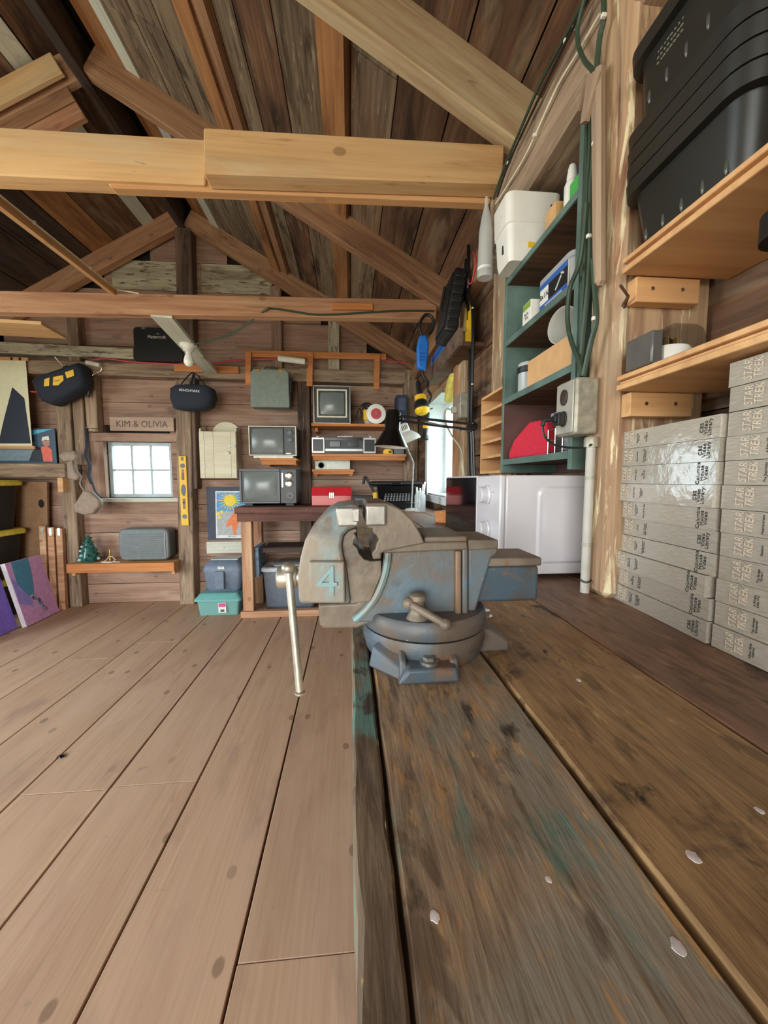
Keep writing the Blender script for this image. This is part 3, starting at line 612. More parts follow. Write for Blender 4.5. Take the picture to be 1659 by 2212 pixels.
def wall_shelf(z, lab, xf=.42):
    s = thing('wall_shelf', lab, 'shelf', (.51, .05, z))
    pbuild(MB().bb(xf, -.455, z, .598, .588, z+.009).bb(xf+.006, -.455, z+.0092, .598, .588, z+.0145).bb(xf, -.455, z+.0147, .598, .588, z+.0225), 'shelf_board', pinei, s, bev=.001, seg=1)
    for y0, y1 in ((.588, .609), (-.457, -.44)):
        b_ = pbuild(MB().bb(.445, y0, z-.038, .552, y1, z-.0005), 'bracket_block', pinei, s, bev=.0015) if y0 > 0 else pbuild(MB().bb(.445, y0, z-.038, .552, y1, z-.0005), 'bracket_block', pinei, s)
        if y0 > 0:
            for x in (.472, .522): pbuild(MB().lathe([(.0034, 0), (.0030, .0012), (.001, .0016)], 12, Matrix.Translation((x, y0, z-.018)) @ Matrix.Rotation(R(90), 4, 'X')), 'screw', chrome, b_)
    return s
wall_shelf(1.391, 'pine wall shelf carrying the black totes, screwed to the post'); wall_shelf(1.215, 'lower pine wall shelf above the videotape boxes')
# black nested totes ----------------------------------------------------
tote_m = plain('tote_black', (34,34,30), .38, noise=.06, nscale=8, bump=.0)
def tote(zb, zt, lab, near=.405, far=.585, x0=.422, inset=.012, bumps=True, marks=False):
    cx = (x0+.59)/2; cy = (near+far)/2; hx = (.59-x0)/2; hy = (far-near)/2
    t_ = thing('storage_tote', lab, 'storage bin', (cx, cy, zb), group='nested black storage totes')
    h = zt-zb; f = .35
    body = MB(); loft(body, [(hx-inset, hy-inset, .022, .0), (hx-inset*.9, hy-inset*.9, .024, .006), (hx, hy, .026, h-.014), (hx-.003, hy-.003, .026, h-.014), (hx-inset, hy-inset, .022, .008)], 6, (True, True))
    build(body, 'tub', tote_m, t_)
    rim = MB(); loft(rim, [(hx-.002, hy-.002, .028, h-.020), (hx+.010, hy+.010, .032, h-.020), (hx+.012, hy+.012, .034, h-.002), (hx+.009, hy+.009, .032, h), (hx-.002, hy-.002, .028, h)], 6, (False, False))
    build(rim, 'rim', tote_m, t_)
    if bumps:
        bm_ = MB().ball((0,0,0), 1, 10, (.003, .0024, .010)).mesh('foot_rib'); bm_.materials.append(plain('tote_rib_glint', (70,70,64), .25))  # ribs paler than the black tub: their glint is put into the colour
        for p_ in bm_.polygons: p_.use_smooth = True
        zz_ = [.018] + ([h-.075] if marks else [])
        for z_ in zz_:
            for k in range(5): link('foot_rib', bm_, None, t_, T((-(hx-inset*(1-z_/h))-.0005, -hy+.030+k*.030, z_)))
    if marks:
        mk = MB(); rnd = random.Random(5)
        for r_ in range(3):
            for k in range(8): mk.bb(-.0006, -.045+k*.0055, r_*.007, .0006, -.045+k*.0055+rnd.uniform(.0015, .004), r_*.007+.0018)
        build(mk, 'molded_marks', plain('moulding_grey', (128,124,110), .5), t_, T((-hx+.001, .05, h-.048)))
    return t_
SZ = 1.4137
tote(SZ, 1.512, 'bottom tote of the nested black stack on the pine wall shelf')
for k, z in enumerate((1.534, 1.556, 1.578)):
    tote(SZ+.0095*(k+1), z, ['second', 'third', 'fourth'][k] + ' black tote rim up in the nested stack on the shelf', bumps=False)
tote(SZ+.040, 1.690, 'topmost tall black tote of the nested stack by the ceiling', marks=True)
t_ = thing('storage_tote', 'black storage bin on the lower pine shelf at the frame edge', 'storage bin', (.51, .27, 1.2378))
hx, hy, h = .078, .120, .105
build(loft(MB(), [(hx-.008, hy-.008, .02, 0), (hx, hy, .022, h), (hx-.003, hy-.003, .02, h), (hx-.011, hy-.011, .018, .004)], 6), 'tub', black, t_)
build(loft(MB(), [(hx-.001, hy-.001, .022, h-.022), (hx+.010, hy+.010, .028, h-.022), (hx+.010, hy+.010, .028, h+.004), (hx-.001, hy-.001, .022, h+.004)], 6), 'lid', black, t_)
bm_ = MB().ball((0,0,0), 1, 10, (.003, .004, .011)).mesh('foot_rib')
for k in range(3): link('foot_rib', bm_, blackg, t_, T((-hx+.004, .085-k*.03, .016)))
# plug-in device on the lower shelf
d = thing('plug_in_device', 'round white plug-in device with two prongs in a smoky clear case', 'device', (.462, .535, 1.2378))
build(MB().lathe([(.0, 0), (.026, 0), (.027, .003), (.027, .024), (.025, .027), (.0, .0275)], 32, Matrix.Diagonal((1, .8, 1, 1))), 'body', white, d)
for x in (-.006, .007): build(MB().bb(x-.0008, -.003, .027, x+.0008, .003, .042), 'prong', brass, d)
build(MB().prism([(-.030, 0), (.033, 0), (.033, .034), (.028, .046), (.018, .052), (-.016, .052), (-.026, .046), (-.030, .036)], .024, .032), 'back_card', black, d, bev=.001)
build(MB().bb(-.046, -.022, .0, -.030, .030, .044), 'side_panel', plain('smoke_plastic', (92,88,84), .2), d, bev=.002)
build(MB().prism([(-.030, .0), (-.028, .0), (-.028, .036), (-.022, .046), (-.014, .050), (.018, .050), (.028, .045), (.033, .034), (.033, 0), (.035, 0), (.035, .036), (.029, .048), (.018, .053), (-.016, .053), (-.026, .048), (-.030, .038)], -.022, .024), 'clear_case', glassy('smoke_clear', (70,62,56), .05, .35), d)

# videotape boxes --------------------------------------------------------
def tape_mat():
    m, nt, b = newmat('linen_box'); N = nt.nodes; L = nt.links
    tc = N.new('ShaderNodeTexCoord'); oi = N.new('ShaderNodeObjectInfo')
    wv = N.new('ShaderNodeTexNoise'); wv.inputs['Scale'].default_value = 1; mp = N.new('ShaderNodeMapping'); mp.inputs['Scale'].default_value = (300, 60, 900); L.new(tc.outputs['Object'], mp.inputs[0]); L.new(mp.outputs[0], wv.inputs['Vector'])
    wr_ = N.new('ShaderNodeTexNoise'); wr_.inputs['Scale'].default_value = 45; wr_.inputs['Detail'].default_value = 5; wr_.inputs['Distortion'].default_value = 1.2; L.new(tc.outputs['Object'], wr_.inputs['Vector'])
    col = ramp(nt, wv.outputs['Fac'], .35, .65, lin((150,142,128)), lin((170,160,146)))
    hv = N.new('ShaderNodeHueSaturation'); mr = N.new('ShaderNodeMapRange'); L.new(oi.outputs['Random'], mr.inputs['Value']); mr.inputs['To Min'].default_value = .9; mr.inputs['To Max'].default_value = 1.1
    L.new(mr.outputs[0], hv.inputs['Value']); L.new(col, hv.inputs['Color']); L.new(hv.outputs[0], b.inputs['Base Color'])
    b.inputs['Roughness'].default_value = .55; b.inputs['Coat Weight'].default_value = 1.0; b.inputs['Coat Roughness'].default_value = .09; b.inputs['Coat IOR'].default_value = 1.8
    bp = N.new('ShaderNodeBump'); bp.inputs['Strength'].default_value = .35; bp.inputs['Distance'].default_value = .001; L.new(wr_.outputs['Fac'], bp.inputs['Height'])
    L.new(bp.outputs['Normal'], b.inputs['Coat Normal'])
    return m
linen = tape_mat(); cream = plain('cream_print', (196,188,164), .5, noise=.02); redp = plain('red_print', (164,136,128), .6, noise=.02); ink = plain('ink', (46,42,40), .7, noise=.02)
TH = .0284; TLn = .193; TD = .105
tm = MB().bb(0, -TLn/2, 0, TD, TLn/2, TH-.0006).mesh('shell'); tm.materials.append(linen)
SP = Matrix(((0, 0, -1, 0), (0, 1, 0, 0), (1, 0, 0, 0), (0, 0, 0, 1)))      # text x -> +z, text y -> +y, faces -x
def tape(x, y, k, rz, label, pub, t1, t2, grp):
    b = thing('videotape_box', label, 'videotape', (x, y, BZ+.0006+k*TH), (0, 0, rz), grp)
    link('slipcase', tm, None, b)
    cz = TH/2; ys = TLn/2-.029
    text('STAR\nTREK', .0138, redp, b, Matrix.Translation((-.0003, ys-.0008, cz+.0006)) @ SP, 'title_outline', sx=.70, shear=.25, line=.82, ext=.0002)
    text('STAR\nTREK', .0138, cream, b, Matrix.Translation((-.0007, ys, cz)) @ SP, 'title_lettering', sx=.70, shear=.25, line=.82, ext=.0003)
    if t1: text(t1, .0034, ink, b, Matrix.Translation((-.0004, ys-.020, cz)) @ SP, 'episode_lettering', ext=.0002)
    if t2: text(t2, .0034, ink, b, Matrix.Translation((-.0004, ys-.037, cz)) @ SP, 'episode_lettering', ext=.0002)
    text(pub, .0074, ink, b, Matrix.Translation((-.0004, -TLn/2+.020, cz)) @ SP, 'publisher_lettering', ext=.0002, line=.8)
CB = 'CBS\nVideo\nLibrary'; CH = 'Columbia\nHouse\nVideo'
Lst = [(CB, 'Tomorrow Is\nYesterday', 'The City On\nThe Edge Of\nForever'), (CH, 'The\nChangeling', 'Who Mourns\nFor Adonais?'), (CH, 'Return To\nTomorrow', 'The Immunity\nSyndrome'), (CH, 'Errand Of\nMercy', 'The Conscience\nOf The King'),
       (CB, 'I, Mudd', 'The Trouble\nWith Tribbles'), (CH, 'The Mark Of\nGideon', 'Wink Of An Eye'), (CB, 'Amok Time', 'The Enemy\nWithin'), (CH, 'Shore Leave', 'The\nSquire Of'), (CB, 'Space Seed', 'The Return Of\nThe Archons'), (CB, 'Balance Of\nTerror', 'The\nMenagerie')]
Rst = [(CB, 'Whom Gods\nDestroy', ''), (CH, 'The Ultimate\nComputer', ''), (CB, 'A Private\nLittle War', ''), (CH, 'The Savage\nCurtain', ''), (CB, 'Catspaw', ''), (CB, 'Metamorphosis', ''), (CH, '', 'Mirror, Mirror'), (CB, 'The Doomsday\nMachine', ''), (CH, 'A Piece Of\nThe Action', ''), (CB, 'Wolf In The\nFold', ''), (CB, 'The Paradise\nSyndrome', ''), (CH, 'Is There In\nTruth No Beauty?', '')]
ordn = ['bottom', 'second from bottom', 'third from bottom', 'fourth from bottom', 'fifth from bottom', 'sixth from bottom', 'seventh from bottom', 'eighth from bottom', 'ninth from bottom', 'tenth from bottom', 'eleventh from bottom', 'topmost']
rnd = random.Random(11)
for k, (pb, a_, b_) in enumerate(Lst):
    dx = [0, .002, -.001, .004, .006, .003, -.004, -.003, -.002, -.001][k]; dy = [0, .001, .006, -.0005, .0, .001, .0, -.001, -.001, .0][k]
    tape(.449+dx, .5265+dy, k, R(-4.0)+rnd.uniform(-.008, .008), 'grey linen videotape box, ' + ('topmost' if k == 9 else ordn[k]) + ' of the stack against the post', pb, a_, b_, 'videotape boxes in the far stack')
for k, (pb, a_, b_) in enumerate(Rst):
    tape(.443+rnd.uniform(-.002, .002), .329+rnd.uniform(-.002, .001), k, R(-1.5)+rnd.uniform(-.006, .006), 'grey linen videotape box, ' + ordn[k] + ' of the nearer taller stack', pb, a_, b_, 'videotape boxes in the near stack')

# outlet box and conduit on the near post ----------------------------------
e = thing('outlet_box', 'grey metal outlet box with a black plug on the near post', 'outlet', (.41, .676, 1.155))
build(MB().bb(-.021, -.030, 0, .0215, .032, .098), 'box', galv, e, bev=.005, seg=3)
fpm = plain('cover_plate', (176,172,160), .4, metal=.3)
cp = build(MB().bb(-.024, -.026, .004, -.0212, .028, .094), 'cover_plate', fpm, e, bev=.001)
for z in (.03, .068):
    oc = build(MB().lathe([(.0, 0), (.0125, 0), (.013, .001), (.013, .0026), (.012, .003), (0, .003)], 20, T((-.0240, .001, z), (0, R(-90), 0)) @ Matrix.Diagonal((1.1, .85, 1, 1))), 'receptacle', plain('brown_bakelite', (58,44,36), .4), cp)
for z in (.02, .05, .08): build(MB().lathe([(.0105, 0), (.0105, .0008), (.0095, .001), (.0, .0007)], 20, T((.0, -.0300, z), (R(90), 0, 0))), 'knockout', galv, e)
plg = build(MB().box((-.033, .001, .03), (.012, .018, .022)).box((-.041, .001, .03), (.006, .012, .012)).tube([(-.043, .001, .03), (-.060, .004, .028), (-.062, .004, .018)], .0045, 8), 'plug', black, e, bev=.002)
build(MB().tube(spline([(-.062, .004, .02), (-.060, .0, .0), (-.045, -.005, -.016), (-.02, -.012, -.022), (.008, -.02, -.022), (.012, -.03, -.018), (.004, -.036, -.02)]), .0022, 6), 'cord', black, plg)
cd = thing('conduit_pipe', 'grey conduit pipe running down the near post to the bench', 'pipe', (.424, .652, BZ+.001))
build(MB().tube([(0,0,0), (0,0,.275)], .0078, 14), 'pipe', plain('conduit_grey', (176,170,160), .5), cd)
build(MB().lathe([(.012, .262), (.012, .275), (.0105, .279)], 16), 'connector', galv, cd)
for z in (.085, .205): build(MB().lathe([(.009, z), (.009, z+.006)], 14).bb(-.002, 0, z, .009, .0105, z+.006), 'strap', galv, cd)
build(MB().tube([(.0095*math.cos(a*PI/8), .0095*math.sin(a*PI/8), .022+.0015*math.sin(a)) for a in range(17)], .0016, 6), 'cable_tie', black, cd)

# cables on plate and post ---------------------------------------------------
cgreen = plain('green_cable', (50,66,50), .5); cwhite = plain('white_cable', (222,216,190), .5)
def cable(px, X, r, mat, lab, name='cable', k=5, dx=0, cat='cable', grp=None, n=7):
    pts = spline([PX(x, y, X) for x, y in px], k)
    c0 = pts[0].copy(); o = build(MB().tube([p_-c0 for p_ in pts], r, n), name, mat, None, Matrix.Translation(c0)); return tag(o, lab, cat, grp)
def clips(par, px, X, mat, s=.006):
    for x, y in px:
        p_ = PX(x, y, X); pbuild(MB().box(p_, (.008, s, s)), 'clip', mat, par, bev=.001)
XC = .430
c = cable([(1262,0),(1215,90),(1165,185),(1120,290),(1090,360),(1066,430)], XC, .0035, cgreen, 'dark green cable clipped along the top of the wall plate'); clips(c, [(1240,60),(1222,88),(1098,352)], XC-.002, white)
cable([(1270,0),(1228,80),(1175,190),(1132,280),(1098,355),(1074,425)], XC-.006, .0028, blackm, 'thin black cable running beside the green one on the plate')
c = cable([(1296,30),(1250,110),(1205,185),(1157,290),(1130,345),(1100,395),(1071,440)], XC-.002, .0022, cwhite, 'white cable stapled along the wall plate'); clips(c, [(1155,292)], XC-.005, white)
c = cable([(1262,0),(1248,60),(1250,100),(1262,130),(1277,148),(1282,160)], XC-.014, .0040, cgreen, 'green cable looping down from the ceiling to the post'); 
c = cable([(1304,-10),(1304,40),(1296,75),(1290,130),(1288,160)], XC-.012, .0045, cgreen, 'thick green cable dropping from the ceiling to the post'); clips(c, [(1304,34)], XC-.016, white)
XP = .420
c = cable([(1284,175),(1285,300),(1277,400),(1275,520),(1272,600),(1262,700),(1255,780),(1252,815)], XP-.004, .0045, cgreen, 'front green cable of the bundle running down the near post'); clips(c, [(1284,310),(1272,510)], XP-.008, white)
cable([(1276,180),(1276,300),(1270,400),(1266,520),(1262,620),(1256,720),(1253,812)], XP+.002, .0045, cgreen, 'middle green cable of the bundle running down the near post')
cable([(1268,180),(1268,330),(1262,480),(1258,600),(1256,700),(1254,812)], XP+.006, .0045, cgreen, 'rear green cable of the bundle running down the near post')
cable([(1266,440),(1254,560),(1232,620),(1226,680),(1232,730),(1250,780),(1257,812)], XP-.012, .0042, cgreen, 'green cable bowing out left above the outlet box')
c = cable([(1281,560),(1284,620),(1288,690),(1276,740),(1265,790),(1260,812)], XP-.010, .0045, cgreen, 'green cable bowing right above the outlet box'); clips(c, [(1284,688)], XP-.013, white)

# microwave ------------------------------------------------------------------
mwv = thing('microwave', 'white microwave with two round dials facing the room on the workbench', 'microwave', (.448, .968, BZ+.001))
mx, my, mz0, mz1 = .148, .217, .009, .214
build(MB().bb(-mx+.012, -my, mz0, mx, my, mz1), 'body', whiteg, mwv, bev=.004, seg=3)
build(loft(MB(), [(.105, .08, .018, 0), (.100, .075, .016, .004)], 5, m=T((.035, -my-.0001, .112), (R(90), 0, 0))), 'side_panel', whiteg, mwv)
build(MB().bb(-mx+.02, -my-.0012, mz0+.030, mx-.01, -my+.001, mz0+.034), 'seam', plain('seam_grey', (190,190,194), .4), mwv)
build(MB().lathe([(.0, 0), (.004, 0), (.0035, .0015), (0, .002)], 12, T((.05, -my-.0001, mz0+.015), (R(90), 0, 0))), 'screw', chrome, mwv)
pn = build(MB().bb(-mx, -my, mz0, -mx+.0115, -.075, mz1), 'control_panel', whiteg, mwv, bev=.003)
for z in (.096, .172): build(MB().lathe([(.0, 0), (.021, 0), (.021, .004), (.0185, .006), (.017, .018), (.015, .020), (0, .020)], 28, T((-mx, -.150, z), (0, R(-90), 0))), 'dial', whiteg, pn)
build(MB().bb(-mx-.0003, -.185, .178, -mx, -.115, .179), 'dial_marks', grey, pn)
dr = build(MB().bb(-mx, -.074, mz0, -mx+.0115, my, mz1), 'door', whiteg, mwv, bev=.002)
build(MB().bb(-mx-.002, -.070, mz0+.004, -mx-.0002, my-.003, mz1-.004), 'door_glass', plain('door_black_glass', (16,14,16), .06, noise=.02, spec=.7), dr)
for x in (-.11, .11):
    for y in (-.18, .18): build(MB().lathe([(.012, 0), (.014, mz0)], 12, T((x, y, 0))), 'foot', black, mwv)

# green shelf unit -----------------------------------------------------------
gu = thing('shelf_unit', 'green painted wooden shelf unit above the microwave', 'shelf unit', (.515, .90, 1.096))
ux0, ux1, uy0, uy1, uz0, uz1 = .43, .597, .722, 1.08, 1.096, 1.795
pbuild(MB().bb(ux0, uy1-.014, uz0, ux1, uy1, uz1), 'side_panel', green, gu, bev=.001)
pbuild(MB().bb(ux0, uy0, uz0, ux1, uy0+.014, uz1), 'side_panel', green, gu, bev=.001)
maroon = plain('maroon_board', (92,60,56), .7, noise=.15, nscale=10)
pbuild(MB().bb(ux1-.008, uy0+.0142, 1.29, ux1, uy1-.0142, uz1), 'back_panel', green, gu)
pbuild(MB().bb(ux1-.008, uy0+.0142, uz0, ux1, uy1-.0142, 1.2898), 'back_panel', maroon, gu); pbuild(MB().bb(ux0+.002, uy1-.0141, 1.134, ux1-.0084, uy1-.0138, 1.2855), 'lining', maroon, gu)
LV = dict(A=1.606, B=1.442, C=1.286, D=1.118)
for z in LV.values():
    s_ = pbuild(MB().bb(ux0+.004, uy0+.0143, z, ux1-.0083, uy1-.0143, z+.014), 'shelf', W['shelfunder'], gu)
    pbuild(MB().bb(ux0, uy0+.0143, z-.0005, ux0+.0038, uy1-.0143, z+.0145), 'front_edge', green, s_)
    pbuild(MB().bb(ux0+.004, uy0+.0144, z+.0141, ux1-.0084, uy1-.0144, z+.0150), 'painted_top', green, s_)
TA, TB_, TC_, TD_ = [LV[k]+.0152 for k in 'ABCD']
# shelf A
b = thing('plastic_bin', 'white plastic caddy with slots at the left of the top green shelf', 'bin', (.455, 1.015, TA))
build(loft(MB(), [(.056, .040, .012, 0), (.060, .044, .014, .02), (.064, .048, .016, .085), (.068, .050, .018, .087), (.070, .052, .018, .155), (.067, .049, .016, .158), (.062, .046, .014, .150), (.055, .040, .012, .01)], 5), 'body', white, b)
for z in (.03, .12): build(MB().bb(-.028, -.0505, z, -.024, -.044, z+.022) if 0 else MB().bb(-.0690 if z > .1 else -.0635, -.012, z, -.060, -.007, z+.020), 'slot', dark, b)
build(MB().bb(-.012, -.0468, .030, .004, -.0440, .042), 'sticker', yellow, b)
tag(build(MB().prism([(-.045, 0), (.045, 0), (.045, .055), (-.03, .085)], -.004, .004), 'black_folder', blackm, None, T((.475, .93, TA), (R(0), 0, R(75)))), 'black angled folder beside the white caddy on the green shelf', 'folder')
tag(build(MB().bb(-.03, -.022, 0, .03, .022, .055), 'cardboard_box', plain('cardboard', (202,160,108), .8), None, T((.475, .868, TA)), bev=.001), 'small tan cardboard box in front of the black folder', 'box')
sb_ = thing('spray_bottle', 'small white spray bottle at the right of the top green shelf', 'bottle', (.457, .805, TA))
build(MB().lathe([(.0, 0), (.014, 0), (.0145, .003), (.0145, .055), (.010, .065)], 18), 'body', white, sb_); build(MB().lathe([(.010, .0652), (.0105, .070), (.008, .088), (.006, .095), (0, .096)], 16), 'cap', white, sb_)
tag(build(MB().bb(-.012, -.02, 0, .012, .02, .105), 'blue_box', plain('blue_card', (40,70,160), .5), None, T((.492, .79, TA)), bev=.001), 'narrow blue box behind the white spray bottle', 'box')
tag(build(MB().bb(-.012, -.016, 0, .012, .016, .04), 'green_box', plain('green_card', (70,170,80), .5), None, T((.452, .766, TA)), bev=.001), 'small bright green packet at the shelf end by the cables', 'packet')
# hanging clear tube bottle
tb_ = thing('squeeze_bottle', 'translucent plastic squeeze bottle hanging nozzle up from the wall plate', 'bottle', (.411, 1.19, 1.685))
build(MB().lathe([(.0, 0), (.022, 0), (.0235, .003), (.0230, .03), (.0205, .13), (.014, .175), (.006, .205), (.0045, .232), (0, .233)], 22), 'body', glassy('cloudy_plastic', (214,216,214), .25, .45), tb_)
build(MB().lathe([(.0235, .022), (.0240, .026), (.0235, .03)], 22, caps=False), 'band', white, tb_)
# shelf B
cl = thing('screw_tub', 'clear plastic screw tub with blue and black label on green shelf', 'container', (.493, .835, TB_))
clear = glassy('clear_plastic', (210,214,214), .15, .55)
build(loft(MB(), [(.046, .066, .016, 0), (.050, .072, .018, .062), (.053, .075, .020, .064), (.053, .075, .020, .074), (.048, .070, .016, .076)], 5), 'tub', clear, cl)
lb = build(MB().bb(-.0515, -.055, .004, -.0490, .060, .066), 'label', plain('label_white', (224,222,214), .5), cl)
build(MB().bb(-.0519, -.055, .004, -.0516, .060, .018), 'label_band', plain('label_blue', (44,92,170), .5), lb); build(MB().bb(-.0519, -.055, .052, -.0516, .060, .066), 'label_band', plain('label_blue', (44,92,170), .5), lb)
build(MB().bb(-.0519, -.055, .0182, -.0516, .022, .0518), 'label_field', black, lb)
SPL = Matrix(((0, 0, -1, 0), (-1, 0, 0, 0), (0, 1, 0, 0), (0, 0, 0, 1)))     # text that faces -x, upright
text('8x1¼', .017, ink, lb, Matrix.Translation((-.0522, .040, .035)) @ SPL, 'lettering', ext=.0002)
text('VIS POUR CLOISONS SECHES', .0055, white, lb, Matrix.Translation((-.0523, .0, .011)) @ SPL, 'lettering', ext=.0002)
build(MB().tube([(-.0522, -.012, .023), (-.0522, -.035, .044)], .003, 6).ball((-.0522, -.037, .046), .005, 8), 'screw_picture', steel, lb)
b = thing('small_box', 'little white box with green label beside the screw tub', 'box', (.455, .945, TB_)); build(MB().bb(-.022, -.022, 0, .022, .022, .05), 'carton', white, b, bev=.001)
build(MB().bb(-.0225, -.020, .034, -.0221, .020, .048), 'label', plain('label_green', (130,160,60), .5), b)
text('8x1½\n3/16', .009, ink, b, Matrix.Translation((-.0224, 0, .018)) @ SPL, 'lettering', ext=.0002)
# shelf C
cb = thing('cardboard_box', 'long tan cardboard box on the third green shelf', 'box', (.470, .836, TC_)); build(MB().bb(-.035, -.098, 0, .04, .098, .062), 'carton', plain('cardboard2', (204,160,112), .8, noise=.04), cb, bev=.001)
rt = thing('round_tub', 'empty clear round tub lying on its side on cardboard box', 'tub', (.478, .815, TC_+.0625), (0, 0, R(18)))
rt.scale = (.94, .94, .94)
build(MB().lathe([(.032, -.03), (.038, .03), (.040, .031), (.040, .036), (.0385, .036), (.0365, .03), (.031, -.028), (0, -.028)], 28, T((0, 0, .0392), (0, R(-90), 0))), 'tub', glassy('cloudy_tub', (220,220,214), .2, .6), rt)
jr = thing('small_jar', 'small clear jar with black band behind the cardboard box', 'jar', (.462, .985, TC_)); build(MB().lathe([(0, 0), (.024, 0), (.026, .004), (.027, .072), (.025, .074), (.0, .07)], 20), 'jar', clear, jr); build(MB().lathe([(.0275, .048), (.029, .050), (.029, .062), (.0275, .064)], 20, caps=False), 'band', black, jr)
# shelf D
pd = thing('folded_cloth', 'folded red cloth pouch leaning on the lowest green shelf', 'pouch', (.475, .945, TD_))
build(MB().prism([(-.088, .0), (.085, .0), (.082, .060), (.075, .082), (.01, .086), (-.06, .050), (-.085, .02)], -.012, .012, T((-.022, 0, 0), (0, R(0), R(-84)))), 'pouch', plain('red_felt', (196,36,58), .9, noise=.06, nscale=120, bump=.2), pd, bev=.006, seg=3)
ct = thing('lidded_container', 'grey translucent lidded container behind the red pouch', 'container', (.525, .865, TD_)); build(loft(MB(), [(.030, .05, .012, 0), (.035, .056, .014, .09), (.038, .059, .015, .092), (.038, .059, .015, .102)], 5), 'tub', plain('smoky_tub', (150,154,156), .3), ct)
wrk = thing('wire_rack', 'small chromed wire rack at the right of the lowest green shelf', 'rack', (.447, .80, TD_))
for k in range(4): build(MB().tube([(0, -.045+k*.03, 0), (0, -.045+k*.03, .055)], .0013, 6), 'wire', chrome, wrk)
for z in (.004, .03, .054): build(MB().tube([(0, -.05, z), (0, .05, z)], .0013, 6), 'wire', chrome, wrk)
bl = thing('light_bulb', 'spare light bulb with screw base lying under the outlet box', 'bulb', (.458, .752, TD_+.012), (R(90), R(0), R(40)))
build(MB().lathe([(.0, -.010), (.004, -.010), (.0065, -.006), (.0075, 0), (.0065, .003), (.0075, .006), (.0065, .009), (.0075, .012), (.007, .014)], 14), 'screw_base', chrome, bl); build(MB().lathe([(.007, .0142), (.010, .02), (.0118, .03), (.009, .038), (0, .0405)], 14), 'globe', black, bl)
# cubby rack beyond the unit
cu = thing('cubby_rack', 'narrow pine rack with five pigeonholes beside the green unit', 'rack', (.49, 1.21, 1.095))
cy0, cy1, cz0, cz1 = 1.10, 1.312, 1.096, 1.352
pbuild(MB().bb(.45, cy1-.008, cz0, .534, cy1, cz1), 'side_panel', pinei, cu); pbuild(MB().bb(.45, cy0, cz0, .534, cy0+.008, cz1), 'side_panel', pinei, cu)
for k in range(6):
    z = cz0+(cz1-.008-cz0)*k/5; pbuild(MB().bb(.448, cy0+.0082, z, .534, cy1-.0082, z+.008), 'shelf', pinei, cu)
pbuild(MB().bb(.5342, cy0, cz0, .538, 1.2395, cz1), 'back_panel', W['shelfunder'], cu)
tag(build(MB().bb(-.02, -.05, 0, .02, .05, .048), 'box_on_rack', plain('dark_red_box', (84,48,44), .6), None, T((.50, 1.16, 1.3525)), bev=.001), 'dark red box lying on top of the pine pigeonhole rack', 'box')
sg = thing('wall_plaque', 'narrow white plaque with small lettering on the post behind the unit', 'plaque', (.531, 1.30, 1.43)); build(MB().bb(0, -.012, 0, .0035, .012, .14), 'plate', white, sg); build(MB().bb(-.0005, -.004, .02, -.0001, .004, .10), 'print_lines', grey, sg)
# ================================================================== THINGS ALONG THE BACK WALL
def at(px0, py0, px1, py1, Y, depth, name, label, cat, z=None, group=None, rot=(0,0,0)):
    """a thing whose front fills the pixel box on the plane Y; origin at base centre; returns thing, w, h"""
    x, z0, w_, h_ = rect(px0, py0, px1, py1, Y)
    if z is not None: h_ += z0-z; z0 = z
    return thing(name, label, cat, (x, Y+depth/2, z0), rot, group), w_, h_
def lx(par, px, py, Y):
    """pixel on plane Y in the local frame of par"""
    return wmat(par).inverted() @ PY(px, py, Y)
FX = Matrix.Rotation(R(90), 4, 'X')
screen_m = plain('tv_screen', (112,118,116), .22, noise=.02)
def screen(par, x0, z0, x1, z1, y, mat=None, bulge=.022):
    mb = MB(); hx, hz = (x1-x0)/2, (z1-z0)/2; cx, cz = (x0+x1)/2, (z0+z1)/2; n = 12; vs = []; fs = []
    for i in range(n+1):
        for j in range(n+1):
            u = 2*i/n-1; v = 2*j/n-1
            vs.append((cx+hx*u*math.sqrt(1-.10*v*v), y-bulge*(1-u*u*.8)*(1-v*v*.8), cz+hz*v*math.sqrt(1-.10*u*u)))
    for i in range(n):
        for j in range(n): q = i*(n+1)+j; fs.append((q, q+n+1, q+n+2, q+1))
    k0 = len(vs); rim = [i*(n+1) for i in range(n+1)] + [n*(n+1)+j for j in range(1, n+1)] + [i*(n+1)+n for i in range(n-1, -1, -1)] + [j for j in range(n-1, 0, -1)]
    vs += [(vs[i][0], y+.0004, vs[i][2]) for i in rim]; m = len(rim)
    for i in range(m): fs.append((rim[i], k0+i, k0+(i+1) % m, rim[(i+1) % m]))
    fs.append(tuple(k0+i for i in range(m)))
    return build(mb.add(vs, fs), 'screen', mat or screen_m, par, ang=40)
tvgrey = plain('tv_grey', (88,92,96), .4); cream_p = plain('cream_plastic', (222,214,194), .4); tvdark = plain('tv_dark', (44,46,50), .4); silver = plain('silver_plastic', (176,176,172), .3, metal=.5)
def frame(mb, x0, z0, x1, z1, y0, y1, t):
    mb.bb(x0, y0, z0, x1, y1, z0+t).bb(x0, y0, z1-t, x1, y1, z1).bb(x0, y0, z0+t, x0+t, y1, z1-t).bb(x1-t, y0, z0+t, x1, y1, z1-t); return mb
